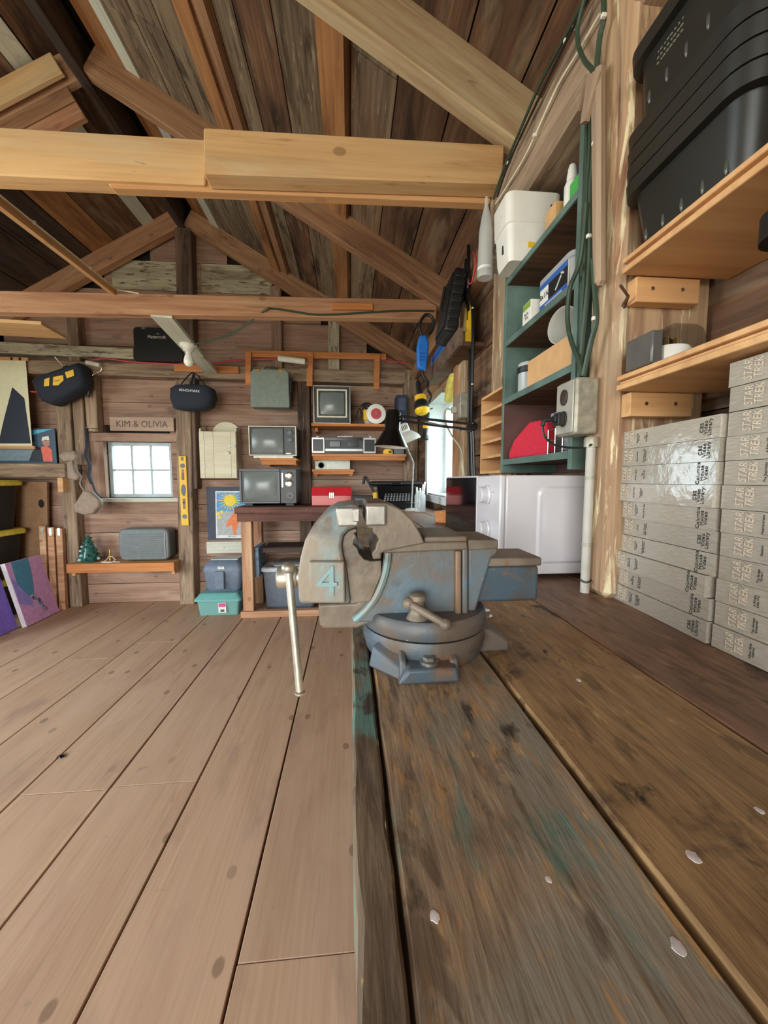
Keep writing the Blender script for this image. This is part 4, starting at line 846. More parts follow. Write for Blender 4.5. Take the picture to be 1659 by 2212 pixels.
# shelves on the wall
def plank_shelf(px0, px1, z, y0, y1, lab, th=.022, lip=None, mat='orange'):
    a = PY(px0, 950, y0).x; b = PY(px1, 950, y0).x
    s_ = thing('wall_shelf', lab, 'shelf', ((a+b)/2, (y0+y1)/2, z-th)); l = (b-a)/2; d_ = (y1-y0)/2
    build(MB().bb(-l, -d_, 0, l, d_, th), 'shelf_board', W[mat], s_, bev=.001)
    if lip: build(MB().bb(-l+.01, -d_+.015, -lip, l-.01, -d_+.032, -.0005), 'front_cleat', W[mat], s_)
    for x in (-l+.03, l-.03): build(MB().bb(x-.012, d_-.16, -.035, x+.012, d_, -.0006), 'bracket', W[mat], s_)
    return s_
plank_shelf(560, 640, 1.250, 3.16, 3.497, 'cedar wall shelf under the cream framed television', lip=.03)
plank_shelf(673, 874, 1.538, 3.22, 3.497, 'upper cedar shelf between posts under the silver framed television')
plank_shelf(673, 878, 1.292, 3.22, 3.497, 'middle cedar shelf between posts under the boombox', lip=.03)
plank_shelf(673, 765, 1.166, 3.30, 3.497, 'short lower cedar shelf under the small silver box', lip=.02)
# television with cream frame
t, w_, h_ = at(537, 920, 640, 985, 3.15, .27, 'television', 'old television with cream frame and two round dials on wall shelf', 'television', z=1.2505, group='old televisions')
build(MB().bb(-w_/2, -.10, .018, w_/2, .135, h_).bb(-w_/2+.03, .135, .04, w_/2-.03, .17, h_-.03), 'cabinet', tvdark, t, bev=.006)
build(MB().bb(-w_/2+.03, -.12, 0, w_/2-.03, .10, .0175), 'foot', cream_p, t, bev=.003)
build(frame(MB(), -w_/2, .018, w_/2, h_, -.135, -.1005, .008), 'bezel', cream_p, t, bev=.002)
build(MB().bb(-w_/2+.0085, -.118, .0265, w_/2*.46, -.1006, h_-.0085), 'screen_surround', blackm, t, bev=.003)
screen(t, -w_/2+.022, .042, w_/2*.42, h_-.022, -.1185)
cp_ = build(MB().bb(w_/2*.47, -.122, .0265, w_/2-.0085, -.1006, h_-.0085), 'control_panel', tvdark, t, bev=.002)
for z in (h_*.80, h_*.58): build(MB().lathe([(.0, 0), (.026, 0), (.026, .004), (.018, .006), (.016, .018), (0, .019)], 22, T((w_/2*.74, -.122, z)) @ FX), 'dial', tvgrey, cp_)
build(MB().bb(w_/2*.55, -.1232, .034, w_/2*.75, -.1222, .04), 'badge', silver, cp_)
# large grey television on the table
t, w_, h_ = at(517, 1013, 640, 1090, 3.09, .33, 'television', 'large grey television with chrome dials standing on the table', 'television', z=.8712, group='old televisions')
build(MB().bb(-w_/2, -.14, .02, w_/2, .15, h_).bb(-w_/2+.04, .15, .05, w_/2-.04, .165, h_-.05), 'cabinet', tvgrey, t, bev=.008)
for x in (-.16, .16): build(MB().bb(x-.03, -.13, 0, x+.03, .10, .0195), 'foot', black, t)
build(frame(MB(), -w_/2, .02, w_/2*.42, h_, -.165, -.1405, .016), 'bezel', tvgrey, t, bev=.003)
build(MB().bb(-w_/2+.0165, -.15, .0365, w_/2*.42-.0165, -.1406, h_-.0165), 'screen_surround', blackm, t)
screen(t, -w_/2+.034, .055, w_/2*.42-.030, h_-.032, -.1505)
cp_ = build(MB().bb(w_/2*.43, -.16, .02, w_/2, -.1405, h_), 'control_panel', tvdark, t, bev=.003)
for z in (h_*.82, h_*.60): build(MB().lathe([(.0, 0), (.030, 0), (.031, .004), (.024, .007), (.018, .008), (.015, .022), (0, .023)], 24, T((w_/2*.76, -.16, z)) @ FX), 'dial', chrome, cp_)
build(MB().bb(w_/2*.48, -.164, h_*.5, w_/2*.54, -.1602, h_*.9), 'slider_strip', silver, cp_, bev=.001)
sp_ = build(MB().lathe([(0, 0), (.038, 0), (.038, .003), (.034, .0035), (0, .003)], 26, T((w_/2*.76, -.16, h_*.27)) @ FX), 'speaker', blackm, cp_)
for a in range(4): build(MB().box((0, 0, 0), (.006, .002, .068), T((w_/2*.76, -.1645, h_*.27), (0, R(45*a), 0))), 'grille_bar', tvgrey, sp_)
# small silver framed television
t, w_, h_ = at(677, 833, 757, 913, 3.24, .24, 'television', 'small portable television with silver frame on the upper cedar shelf', 'television', z=1.5385, group='old televisions')
build(MB().bb(-w_/2, -.10, 0, w_/2, .12, h_), 'cabinet', tvdark, t, bev=.005)
build(frame(MB(), -w_/2, .0, w_/2, h_, -.122, -.1005, .007), 'outer_bezel', silver, t, bev=.001)
build(frame(MB(), -w_/2+.028, .05, w_/2-.028, h_-.028, -.118, -.1006, .012), 'inner_bezel', cream_p, t, bev=.001)
build(MB().bb(-w_/2+.0405, -.108, .0625, w_/2-.0405, -.1007, h_-.0405), 'screen_surround', tvdark, t)
screen(t, -w_/2+.052, .075, w_/2-.052, h_-.052, -.1085)
build(MB().bb(-w_/2+.02, -.114, .012, w_/2-.02, -.1006, .034), 'control_strip', blackm, t, bev=.001)
# boombox
t, w_, h_ = at(673, 938, 812, 980, 3.24, .14, 'boombox', 'black and silver boombox with two square speakers on cedar shelf', 'boombox', z=1.2925)
build(MB().bb(-w_/2, -.05, 0, w_/2, .065, h_*.86), 'body', tvdark, t, bev=.004)
for s_ in (-1, 1):
    sp_ = build(MB().bb(s_*w_*.40-w_*.10, -.068, .004, s_*w_*.40+w_*.10, -.0505, h_*.84), 'speaker_box', silver, t, bev=.003)
    build(MB().bb(s_*w_*.40-w_*.08, -.0700, .02, s_*w_*.40+w_*.08, -.0682, h_*.74), 'speaker_grille', blackm, sp_, bev=.001)
    build(MB().lathe([(.018, 0), (.018, .012), (.015, .014)], 16, T((s_*w_*.42, 0, h_*.8605))), 'knob', silver, t)
for s_ in (-1, 1): build(MB().bb(s_*w_*.14-.045, -.062, h_*.36, s_*w_*.14+.045, -.0505, h_*.66), 'cassette_door', blackg, t, bev=.002)
build(MB().bb(-w_*.29, -.060, h_*.14, w_*.29, -.0505, h_*.26), 'tuning_strip', silver, t)
build(MB().bb(-w_*.29, -.056, h_*.70, w_*.29, -.0505, h_*.84), 'button_row', blackg, t); 
for k in range(8): build(MB().bb(-w_*.10+k*.016, -.062, h_*.865, -.088*0-w_*.10+k*.016+.012, -.045, h_*.90), 'button', silver, t)
# small silver carton
t, w_, h_ = at(681, 991, 756, 1013, 3.345, .10, 'carton', 'small flat silver carton with a printed dial on lowest cedar shelf', 'box', z=1.1665)
build(MB().bb(-w_/2, -.05, 0, w_/2, .05, h_), 'carton', plain('carton_silver', (168,170,158), .35, metal=.2), t, bev=.001)
build(MB().bb(-w_/2+.004, -.0508, .006, -w_*.16, -.0502, h_-.006), 'print', plain('carton_print', (206,214,196), .5), t); build(MB().lathe([(.028, 0), (.028, .0006), (.021, .0006), (.021, 0)], 24, T((-w_*.33, -.0509, h_*.38)) @ FX), 'printed_ring', grey, t)
# red toolbox on the table
t, w_, h_ = at(673, 1052, 759, 1090, 3.08, .16, 'toolbox', 'red metal toolbox with a shiny latch on the table', 'toolbox', z=.8712)
build(MB().bb(-w_/2, -.075, 0, w_/2, .075, h_*.55), 'body', red, t, bev=.003)
build(MB().add([(-w_/2-.003, -.078, h_*.555), (w_/2+.003, -.078, h_*.555), (w_/2+.003, .078, h_*.555), (-w_/2-.003, .078, h_*.555), (-w_/2+.0, -.045, h_), (w_/2, -.045, h_), (w_/2, .045, h_), (-w_/2, .045, h_)], [(3,2,1,0), (4,5,6,7), (0,1,5,4), (1,2,6,5), (2,3,7,6), (3,0,4,7)]), 'lid', red, t, bev=.003)
for x in (-.014, 0, .014): build(MB().bb(x-.005, -.084, h_*.40, x+.005, -.0785, h_*.70), 'latch', chrome, t, bev=.002)
# power tool by the typewriter
t, w_, h_ = at(763, 1062, 822, 1086, 2.99, .10, 'power_tool', 'black and yellow cordless power tool lying by the typewriter', 'tool', z=.8712)
build(MB().bb(-w_/2, -.035, 0, w_*.22, .045, h_*.72), 'body', black, t, bev=.006); build(MB().bb(w_*.225, -.045, 0, w_*.45, .05, h_*.95), 'bumper', yellow, t, bev=.01)
build(MB().bb(-w_*.42, -.0362, h_*.40, w_*.1, -.0352, h_*.52), 'vent', grey, t); build(MB().tube(spline([(w_*.3, 0, h_*.9), (w_*.1, .02, h_*1.6), (-w_*.05, .03, h_*2.0), (-w_*.12, .035, h_*1.5)]), .012, 8), 'grip', black, t)
# typewriter
t, w_, h_ = at(812, 1040, 912, 1098, 2.66, .30, 'typewriter', 'black antique typewriter with rows of round keys on the bench', 'typewriter', z=BZ+.001)
bk = blackg
build(MB().prism([(-.15, .0), (.15, 0), (.15, .055), (.09, .115), (.06, .16), (-.02, .16), (-.07, .10), (-.15, .05)], -w_/2+.02, w_/2-.02, Matrix.Rotation(R(90), 4, 'Z') @ Matrix.Scale(-1, 4, (1,0,0)) if 0 else Matrix.Rotation(R(90), 4, 'Z')), 'body', bk, t, bev=.006, seg=3)
km = plain('key_white', (206,206,200), .35)
ks = MB()
for r_ in range(4):
    for k in range(10): ks.lathe([(.0065, 0), (.0065, .004), (0, .0045)], 8, T((-.10+k*.021+r_*.005, -.135+r_*.024, .062+r_*.013)))
ko = build(ks, 'keys', km, t); ko['kind'] = 'stuff'
build(MB().tube([(-w_/2-.02, .06, .178), (w_/2+.02, .06, .178)], .019, 16), 'platen', blackm, t)
for s_ in (-1, 1): build(MB().tube([(s_*(w_/2+.021), .06, .178), (s_*(w_/2+.038), .06, .178)], .014, 12), 'platen_knob', black, t)
build(MB().bb(-w_/2-.01, .075, .15, w_/2+.01, .11, .19), 'carriage', blackm, t, bev=.004); build(MB().bb(-.04, -.001, .166, .04, .03, .185), 'ribbon_cover', bk, t, bev=.003)
# disc sander and flex on the upper shelf
t = thing('disc_sander', 'yellow power saw with white and red disc guard on upper shelf', 'tool', (.19, 3.31, 1.5385))
build(MB().lathe([(0, 0), (.078, 0), (.08, .003), (.08, .012), (.074, .014), (0, .014)], 32, T((.025, -.085, .080), (0, R(6), 0)) @ FX), 'guard', white, t)
build(MB().lathe([(0, 0), (.044, 0), (.044, .003), (0, .003)], 28, T((.025, -.0992, .080)) @ FX), 'red_disc', plain('red_disc', (190,60,66), .5), t); build(MB().lathe([(0, 0), (.011, 0), (.009, .008), (0, .008)], 16, T((.025, -.1025, .080)) @ FX), 'arbor', chrome, t)
build(MB().bb(-.08, -.06, .03, .05, .05, .125), 'housing', yellow, t, bev=.015, seg=3); build(MB().tube(spline([(-.05, 0, .12), (-.085, 0, .165), (-.03, 0, .175), (.02, 0, .125)]), .013, 10), 'grip', black, t); build(MB().bb(-.07, -.05, 0, .06, .05, .0295), 'base_plate', steel, t)
build(MB().tube(spline([(-.08, -.01, .08), (-.11, -.03, .13), (-.14, -.05, .05), (-.12, -.06, .006), (-.09, -.07, .03), (-.105, -.06, .1)]), .005, 7), 'cord', black, t)
t, w_, h_ = at(857, 853, 880, 892, 3.27, .17, 'file_box', 'dark blue upright file box beside the disc saw', 'box', z=1.5385, group=None)
build(MB().bb(-w_/2, -.085, 0, w_/2, .085, h_), 'case', plain('navy_card', (38,46,74), .5), t, bev=.002); build(MB().bb(-w_*.3, -.0856, h_*.5, w_*.3, -.0852, h_*.9), 'spine_label', plain('navy_label', (70,80,104), .5), t)
t, w_, h_ = at(828, 969, 849, 981, 3.25, .05, 'tape_measure', 'little yellow tape measure on the middle cedar shelf', 'tape measure', z=1.2925)
build(MB().prism([(-w_/2, 0), (w_/2, 0), (w_/2, h_*.5), (w_*.2, h_), (-w_*.3, h_), (-w_/2, h_*.6)], -.02, .02), 'case', yellow, t, bev=.006); build(MB().bb(w_*.05, -.0215, h_*.2, w_*.35, -.0202, h_*.6), 'label', black, t)
t, w_, h_ = at(851, 968, 873, 981, 3.27, .07, 'tin', 'small grey tin at the right end of middle cedar shelf', 'tin', z=1.2925)
build(MB().bb(-w_/2, -.035, 0, w_/2, .035, h_*.75), 'tin_body', grey, t, bev=.004); build(MB().bb(-w_/2-.002, -.037, h_*.755, w_/2+.002, .037, h_), 'tin_lid', galv, t, bev=.003)

# cases, bags and tools hung on the wall -----------------------------------------
HY = YB-.118                                                   # front of the girt
t, w_, h_ = at(540, 797, 625, 880, 3.27, .10, 'tool_case', 'grey green plastic tool case hanging under the cedar rack', 'case', group='tool cases')
gcm = plain('case_greygreen', (118,128,118), .5)
build(MB().prism([(-w_/2, .01), (-w_/2+.01, 0), (w_/2-.01, 0), (w_/2, .01), (w_/2-.004, h_-.03), (w_/2-.03, h_), (-w_/2+.03, h_), (-w_/2+.004, h_-.03)], -.05, -.002), 'shell', gcm, t, bev=.006); build(MB().prism([(-w_/2, .01), (-w_/2+.01, 0), (w_/2-.01, 0), (w_/2, .01), (w_/2-.004, h_-.03), (w_/2-.03, h_), (-w_/2+.03, h_), (-w_/2+.004, h_-.03)], .0, .05), 'shell', gcm, t, bev=.006)
build(MB().tube([(-.045, 0, h_-.004), (-.045, 0, h_+.018), (-.038, 0, h_+.026), (.038, 0, h_+.026), (.045, 0, h_+.018), (.045, 0, h_-.004)], .006, 8), 'handle', tvdark, t)
for x in (-.09, .09): build(MB().bb(x-.012, -.054, h_-.028, x+.012, -.0505, h_-.004), 'latch', brass, t)
build(MB().tube([(0, .0, h_+.03), (0, .05, h_+.033), (0, .112, h_+.03)], .0025, 6), 'hook', steel, t)
t, w_, h_ = at(288, 707, 395, 777, 3.385, .10, 'tool_case', 'black plastic tool case with white lettering standing on the girt', 'case', z=2.038, group='tool cases')
build(loft(MB(), [(w_/2-.006, h_/2-.006, .028, 0), (w_/2, h_/2, .03, .008), (w_/2, h_/2, .03, .042), (w_/2-.006, h_/2-.006, .028, .049)], 5, m=T((0, 0, h_/2)) @ FX), 'shell', black, t); build(loft(MB(), [(w_/2-.006, h_/2-.006, .028, -.049), (w_/2, h_/2, .03, -.042), (w_/2, h_/2, .03, -.002), (w_/2-.004, h_/2-.004, .03, -.0005)], 5, m=T((0, 0, h_/2)) @ FX), 'shell', black, t)
text('Mastercraft', .036, white, t, T((-.01, -.0497, h_*.72)) @ FX, 'lettering', sx=.85, ext=.0005); build(MB().prism([(-.016, 0), (0, .008), (.016, 0), (0, .004)], -.0498, -.0494, T((.0, 0, h_*.80))), 'roof_emblem', white, t)
for x in (-.11, .10): build(MB().bb(x-.014, -.052, h_-.02, x+.014, -.0452, h_-.004), 'latch', grey, t)
bagm = plain('black_canvas', (34,40,52), .85, noise=.1, nscale=150, bump=.3)
def soft(poly, y0, y1, bulge=.02):
    """pillow-like solid from an outline: bulged front and back"""
    n = len(poly); cx = sum(p[0] for p in poly)/n; cz = sum(p[1] for p in poly)/n; ym = (y0+y1)/2; d_ = (y1-y0)/2
    vs = []; rings = [(1.0, 0), (1.02, -.45), (.97, -.8), (.82, -1), (.82, -1.0)]; fs = []
    prof = [(.55, -1.0-bulge/d_*.5), (.85, -1.0), (.97, -.75), (1.0, 0), (.97, .75), (.85, 1.0), (.55, 1.0+bulge/d_*.5)]
    for k, q in prof: vs += [(cx+(p[0]-cx)*k, ym+d_*q, cz+(p[1]-cz)*k) for p in poly]
    for i in range(len(prof)-1):
        for j in range(n): fs.append((i*n+j, i*n+(j+1)%n, (i+1)*n+(j+1)%n, (i+1)*n+j))
    fs.append(tuple(range(n))[::-1]); fs.append(tuple((len(prof)-1)*n+j for j in range(n)))
    a = sum(poly[i][0]*poly[(i+1)%n][1]-poly[(i+1)%n][0]*poly[i][1] for i in range(n))
    if a < 0: fs = [f[::-1] for f in fs]
    return MB().add(vs, fs)
def pxpoly(par, pts, Y): return [(v.x, v.z) for v in (lx(par, x, y, Y) for x, y in pts)]
t = thing('tool_bag', 'black duffel tool bag with white lettering hanging by its straps', 'bag', (PY(413, 885, 3.25).x, 3.25, PY(413, 885, 3.25).z), group='hanging bags')
pl_ = pxpoly(t, [(367,838), (378,831), (412,829), (445,831), (458,838), (462,858), (456,876), (440,884), (395,885), (374,882), (366,860)], 3.2)
build(soft(pl_, -.07, .07), 'body', bagm, t, ang=80)
a = lx(t, 385, 835, 3.2); b = lx(t, 440, 835, 3.2); tp = lx(t, 412, 801, 3.2); a2 = lx(t, 402, 835, 3.2); b2 = lx(t, 425, 835, 3.2)
build(MB().tube(spline([(a.x, -.03, a.z), ((a.x+tp.x)/2-.01, -.02, (a.z+tp.z)/2), (tp.x-.006, .0, tp.z), ((b2.x+tp.x)/2, -.02, (b2.z+tp.z)/2), (b2.x, -.03, b2.z)]), .010, 8, flat=.4), 'strap', bagm, t); build(MB().tube(spline([(a2.x, .03, a2.z), ((a2.x+tp.x)/2, .02, (a2.z+tp.z)/2), (tp.x+.006, .01, tp.z), ((b.x+tp.x)/2+.01, .02, (b.z+tp.z)/2), (b.x, .03, b.z)]), .010, 8, flat=.4), 'strap', bagm, t)
build(MB().tube(spline([(tp.x, .0, tp.z-.012), (tp.x, .03, tp.z-.018), (tp.x, .06, tp.z), (tp.x, .132, tp.z+.004)]), .003, 6), 'hook', steel, t)
q = lx(t, 413, 846, 3.2); text('BENCHMARK', .026, white, t, T((q.x, -.0815, q.z), (0, R(3), 0)) @ FX, 'lettering', ext=.0005)
t = thing('tool_bag', 'black tool bag with yellow patches hung tilted on a hook', 'bag', (PY(135, 874, 3.3).x, 3.30, PY(135, 874, 3.3).z), group='hanging bags')
pl_ = pxpoly(t, [(78,826), (96,815), (138,801), (166,791), (180,787), (187,794), (194,822), (190,838), (160,858), (120,877), (100,870), (86,845)], 3.30)
build(soft(pl_, -.07, .08), 'body', bagm, t, ang=80)
for pp in ([(101,821), (112,817), (111,835), (100,836)], [(120,816), (141,812), (142,823), (130,834), (119,834)], [(145,806), (163,800), (165,813), (149,819)]):
    build(MB().prism(pxpoly(t, pp, 3.24), -.0835, -.0815), 'yellow_patch', yellow, t)
q = lx(t, 129, 824, 3.24); text('DeWALT', .011, black, t, T((q.x, -.0840, q.z), (0, R(-12), 0)) @ FX, 'lettering', ext=.0004)
for (xa, xb, yy) in ((108, 140, -.03), (128, 160, .04)):
    a = lx(t, xa, 818, 3.24); b = lx(t, xb, 808, 3.24); tp = lx(t, 131, 786, 3.24)
    build(MB().tube(spline([(a.x, yy, a.z), ((a.x+tp.x)/2-.01, yy*.7, (a.z+tp.z)/2), (tp.x, 0, tp.z), ((b.x+tp.x)/2+.01, yy*.7, (b.z+tp.z)/2), (b.x, yy, b.z)]), .009, 8, flat=.45), 'strap', bagm, t)
tp = lx(t, 131, 788, 3.24); e_ = lx(t, 116, 770, 3.24)
build(MB().tube(spline([(e_.x, -.05, e_.z), (tp.x-.02, -.03, tp.z+.02), (tp.x, 0, tp.z-.012), (tp.x, .05, tp.z-.012), (tp.x, .08, tp.z+.005)]), .003, 6), 'hook', chrome, t)
def roller(pts_roll, pts_wire, pts_hand, Y, lab, rr_=.024):
    a = PY(*pts_roll[0], Y); b = PY(*pts_roll[1], Y); base = PY(*pts_hand[1], Y)
    t = thing('paint_roller', lab, 'paint roller', base, group='paint rollers')
    pbuild(MB().tube([a, b], rr_, 16), 'roller_cover', plain('roller_nap', (222,220,208), .9, noise=.06, nscale=90, bump=.4), t)
    pbuild(MB().tube(spline([PY(x, y, Y) for x, y in pts_wire], 3), .0032, 7), 'wire', chrome, t)
    c_ = PY(*pts_hand[0], Y); pbuild(MB().tube([c_, c_*.6+base*.4, base], [.010, .014, .011], 10), 'handle', black, t)
roller([(601,774), (659,781)], [(660,781), (664,788), (660,797), (632,808), (629,818)], [(629,817), (628,850)], 3.29, 'paint roller hanging from the cedar rack beside grey green case')
roller([(187,783), (216,789)], [(216,789), (220,790), (217,802), (200,810), (197,824)], [(196,823), (190,858)], 3.36, 'paint roller hanging behind the tilted tool bag', .018)
# cedar rack, wires
rk = thing('wooden_rack', 'cedar strip rack with three hanging slats under the ties', 'rack', (-.27, 3.37, 1.80))
def strip(px, Y0, Y1, name, par, mat): pts = [PY(x, y, Y0) for x, y in px]; return pbuild(MB().prism([(p.x, p.z) for p in pts], Y0, Y1), name, mat, par, bev=.001)
strip([(528,756), (834,764), (834,777), (528,770)], 3.352, 3.372, 'top_rail', rk, W['orange'])
strip([(530,760), (542,760), (541,832), (530,832)], 3.332, 3.351, 'slat', rk, W['orange']); strip([(664,762), (676,762), (675,834), (662,834)], 3.332, 3.351, 'slat', rk, W['orange']); strip([(809,766), (821,766), (819,841), (807,841)], 3.332, 3.351, 'slat', rk, W['orange'])
bar('hanging_batten', PY(377, 795, 3.372), PY(516, 800, 3.372), .055, .018, W['orange'], wb, up=(0,-1,0))
def ycable(px, Y, r, mat, lab):
    pts = spline([PY(x, y, Y) for x, y in px], 5); c0 = pts[0].copy()
    return tag(build(MB().tube([p_-c0 for p_ in pts], r, 6), 'cable', mat, None, Matrix.Translation(c0)), lab, 'cable')
redw = plain('red_cable', (206,70,84), .5)
ycable([(188,779), (230,775), (290,782), (400,787), (470,783), (530,777), (620,775), (740,774), (800,777), (878,783)], 3.375, .006, redw, 'red cable running along the back wall girt')
ycable([(66,846), (92,847)], 3.39, .006, redw, 'short piece of red cable beside the tilted tool bag')
gc = [PY(x, y, 2.243) for x, y in [(938,672), (850,672), (700,680), (640,674), (590,667), (570,672)]] + [PY(500, 722, 2.42), PY(440, 738, 2.58), Vector((-1.0, 2.66, 1.945))]
pts = spline(gc, 6); c0 = pts[0].copy(); tag(build(MB().tube([p_-c0 for p_ in pts], .0055, 7), 'cable', cgreen, None, Matrix.Translation(c0)), 'dark green cable crossing the far tie beam to the lamp', 'cable')
pts = [PY(x, y, 1.26+(2.25-1.26)*k/5)+Vector((.013, 0, .019)) for k, (x, y) in enumerate([(-140,331), (-20,420), (70,490), (140,547), (200,595), (247,633)])]
pts = [PY(-140, 331, 1.27).lerp(PY(247, 633, 2.26), k/8)+Vector((.013, 0, .0185)) for k in range(9)] + [PY(300, 634, 2.247)]
o = tag(build(MB().tube([p_-pts[0] for p_ in pts], .0035, 6), 'cable', cwhite, None, Matrix.Translation(pts[0])), 'white cable clipped along the thin orange batten', 'cable')
for k in (3, 6): p_ = pts[k]; pbuild(MB().box(p_, (.012, .010, .012)), 'clip', white, o, bev=.001)
# ceiling lamp
t = thing('ceiling_lamp', 'bare white bulb in a porcelain lampholder under the white board', 'lamp', (-1.045, 2.68, 1.953), (R(180), 0, 0))
por = plain('porcelain', (216,212,200), .3); build(MB().lathe([(0, 0), (.052, 0), (.055, .006), (.050, .016), (.036, .026), (.028, .044), (.026, .046), (0, .046)], 28), 'lampholder', por, t)
build(MB().lathe([(.016, .0465), (.017, .060), (.024, .078), (.0305, .100), (.030, .116), (.022, .132), (.010, .139), (0, .140)], 24), 'bulb', plain('bulb_white', (236,234,224), .25), t)

# sign, level, cabinet, poster ------------------------------------------------------
t, w_, h_ = at(237, 901, 375, 931, 3.45, .02, 'name_sign', 'pale wooden sign with carved names above the small window', 'sign')
build(MB().bb(-w_/2, -.01, 0, w_/2, .01, h_), 'board', W['oldwhite'] if 0 else wood('sign_wood', (186,160,140), (160,134,116), [], vary=.02), t, bev=.002)
text('KIM & OLIVIA', h_*.66, plain('carved', (96,80,84), .8), t, T((.0, -.0105, h_*.48)) @ FX, 'lettering', sx=.92, ext=.0008)
t, w_, h_ = at(388.5, 985, 404.5, 1135, 3.365, .012, 'spirit_level', 'yellow spirit level hung upright on the post by the window', 'level')
build(MB().bb(-w_/2, -.006, 0, w_/2, .006, h_), 'rail', yellow, t, bev=.002)
for z in (.13, .86): build(MB().lathe([(0, 0), (.019, 0), (.019, .002), (0, .002)], 20, T((0, -.0062, h_*z)) @ FX), 'vial_window', grey, t)
build(MB().lathe([(0, 0), (.019, 0), (.019, .002), (0, .002)], 24, T((0, -.0062, h_*.51)) @ FX @ Matrix.Diagonal((1, 2.6, 1, 1))), 'vial_window', tvgrey, t)
for z in (.24, .66): build(MB().bb(-.010, -.0085, h_*z, .010, -.0062, h_*(z+.15)), 'slot', W['post'], t)
build(MB().bb(-.009, -.0085, h_*.935, .009, -.0062, h_*.985), 'hang_hole', grey, t)
cabm = wood('cream_cabinet', (222,214,188), (208,198,172), [], vary=.02, bump=.05)
t = thing('wall_cabinet', 'cream painted wall cabinet with arched top and plank door', 'cabinet', (-1.10, 3.42, PY(470, 1033, 3.345).z))
cw, chh = .150, PY(470, 931, 3.345).z - PY(470, 1033, 3.345).z
build(MB().bb(-cw, -.06, 0, cw, .078, chh-.002), 'body', cabm, t, bev=.001)
arch = [(-.085, chh), (.145, chh)] + [(.03+.115*math.cos(a), chh+.075*math.sin(a)) for a in [PI*k/14 for k in range(15)]]
build(MB().prism([(.145, chh-.0015)] + [(.03+.115*math.cos(PI*k/14), chh+.095*math.sin(PI*k/14)) for k in range(15)] + [(-.085, chh-.0015)], .064, .078), 'arched_back', cabm, t, smooth=False)
for s_ in (-1, 1): build(MB().add([(s_*cw, -.06, chh-.0015), (s_*cw, .06, chh-.0015), (s_*cw, .06, chh+.055), (s_*cw, -.06, chh+.02), (s_*(cw-.012), -.06, chh-.0015), (s_*(cw-.012), .06, chh-.0015), (s_*(cw-.012), .06, chh+.055), (s_*(cw-.012), -.06, chh+.02)], [(0,1,2,3), (7,6,5,4), (0,4,5,1), (1,5,6,2), (2,6,7,3), (3,7,4,0)]), 'side_rail', cabm, t)
dr = build(MB().bb(-cw+.002, -.072, .002, cw-.002, -.0605, chh-.004), 'door', cabm, t)
for x0_, x1_ in ((-cw+.002, -.11), (-.108, -.035), (-.033, .105), (.107, cw-.002)): build(MB().bb(x0_, -.0765, .002, x1_, -.0722, chh-.004), 'plank', cabm, dr, bev=.001)
for z in (.24, .74): build(MB().bb(-.115, -.0795, chh*z, -.103, -.0767, chh*z+.022), 'hinge', steel, dr)
build(MB().lathe([(0, 0), (.013, 0), (.012, .010), (0, .012)], 16, T((.085, -.0767, chh*.54)) @ FX), 'knob', steel, dr); build(MB().box((.115, -.080, chh*.68), (.055, .006, .014)), 'latch', steel, dr)
t, w_, h_ = at(447, 1052, 548, 1166, 3.47, .02, 'sun_poster', 'dark framed poster of a yellow sun over orange and grey shapes', 'poster')
build(MB().bb(-w_/2, -.008, 0, w_/2, .010, h_), 'mat_board', plain('mat_navy', (66,72,88), .7), t)
def flat(par, pts, Y, y0, y1, name, mat): return build(MB().prism(pxpoly(par, pts, Y), y0, y1), name, mat, par, smooth=False)
flat(t, [(464,1061), (536,1061), (537,1163), (466,1163)], 3.46, -.0095, -.0085, 'card', plain('card_white', (216,218,214), .6))
flat(t, [(467,1064), (534,1064), (534,1105), (467,1105)], 3.46, -.0105, -.0096, 'print_sky', plain('print_blue', (88,150,196), .6)); flat(t, [(467,1105), (534,1105), (534,1156), (469,1156)], 3.46, -.0105, -.0096, 'print_ground', plain('print_grey', (168,172,172), .6))
suny = plain('print_yellow', (236,206,60), .6); orng = plain('print_orange', (222,120,66), .6)
c_ = lx(t, 496, 1081, 3.46)
for k in range(20):
    a = 2*PI*k/20; r0, r1 = .052, .105 if k % 2 else .13; da = .07
    build(MB().prism([(c_.x+r0*math.cos(a-da), c_.z+r0*math.sin(a-da)), (c_.x+r0*math.cos(a+da), c_.z+r0*math.sin(a+da)), (c_.x+r1*math.cos(a), min(c_.z+r1*math.sin(a), h_-.05))], -.0115, -.0106), 'sun_ray', suny, t, smooth=False)
build(MB().lathe([(0, 0), (.050, 0), (.050, .0012), (0, .0012)], 28, T((c_.x, -.0107, c_.z)) @ FX), 'sun_disc', suny, t)
flat(t, [(486,1140), (492,1124), (505,1108), (514,1102), (520,1112), (516,1128), (508,1150), (512,1156), (504,1156), (500,1135)], 3.46, -.0116, -.0107, 'orange_shape', orng)
for x, y in ((470,1110), (478,1106), (474,1118)): q = lx(t, x, y, 3.46); build(MB().lathe([(0, 0), (.014, 0), (.014, .001), (0, .001)], 12, T((q.x, -.0107, q.z)) @ FX), 'print_flower', suny, t)
q = lx(t, 500, 1159, 3.46); text('THE SUN', .018, ink, t, T((q.x, -.0097, q.z)) @ FX, 'lettering', ext=.0003)
t, w_, h_ = at(446, 1170, 552, 1195, 3.46, .03, 'white_board', 'white painted plank screwed low on the back wall', 'plank')
build(MB().bb(-w_/2, -.015, 0, w_/2, .015, h_), 'plank_face', W['whitewood'], t, bev=.002)
for x in (-.06, .10): build(MB().lathe([(.005, 0), (.004, .002), (0, .002)], 10, T((x, -.0152, h_*.5)) @ FX), 'screw', steel, t)

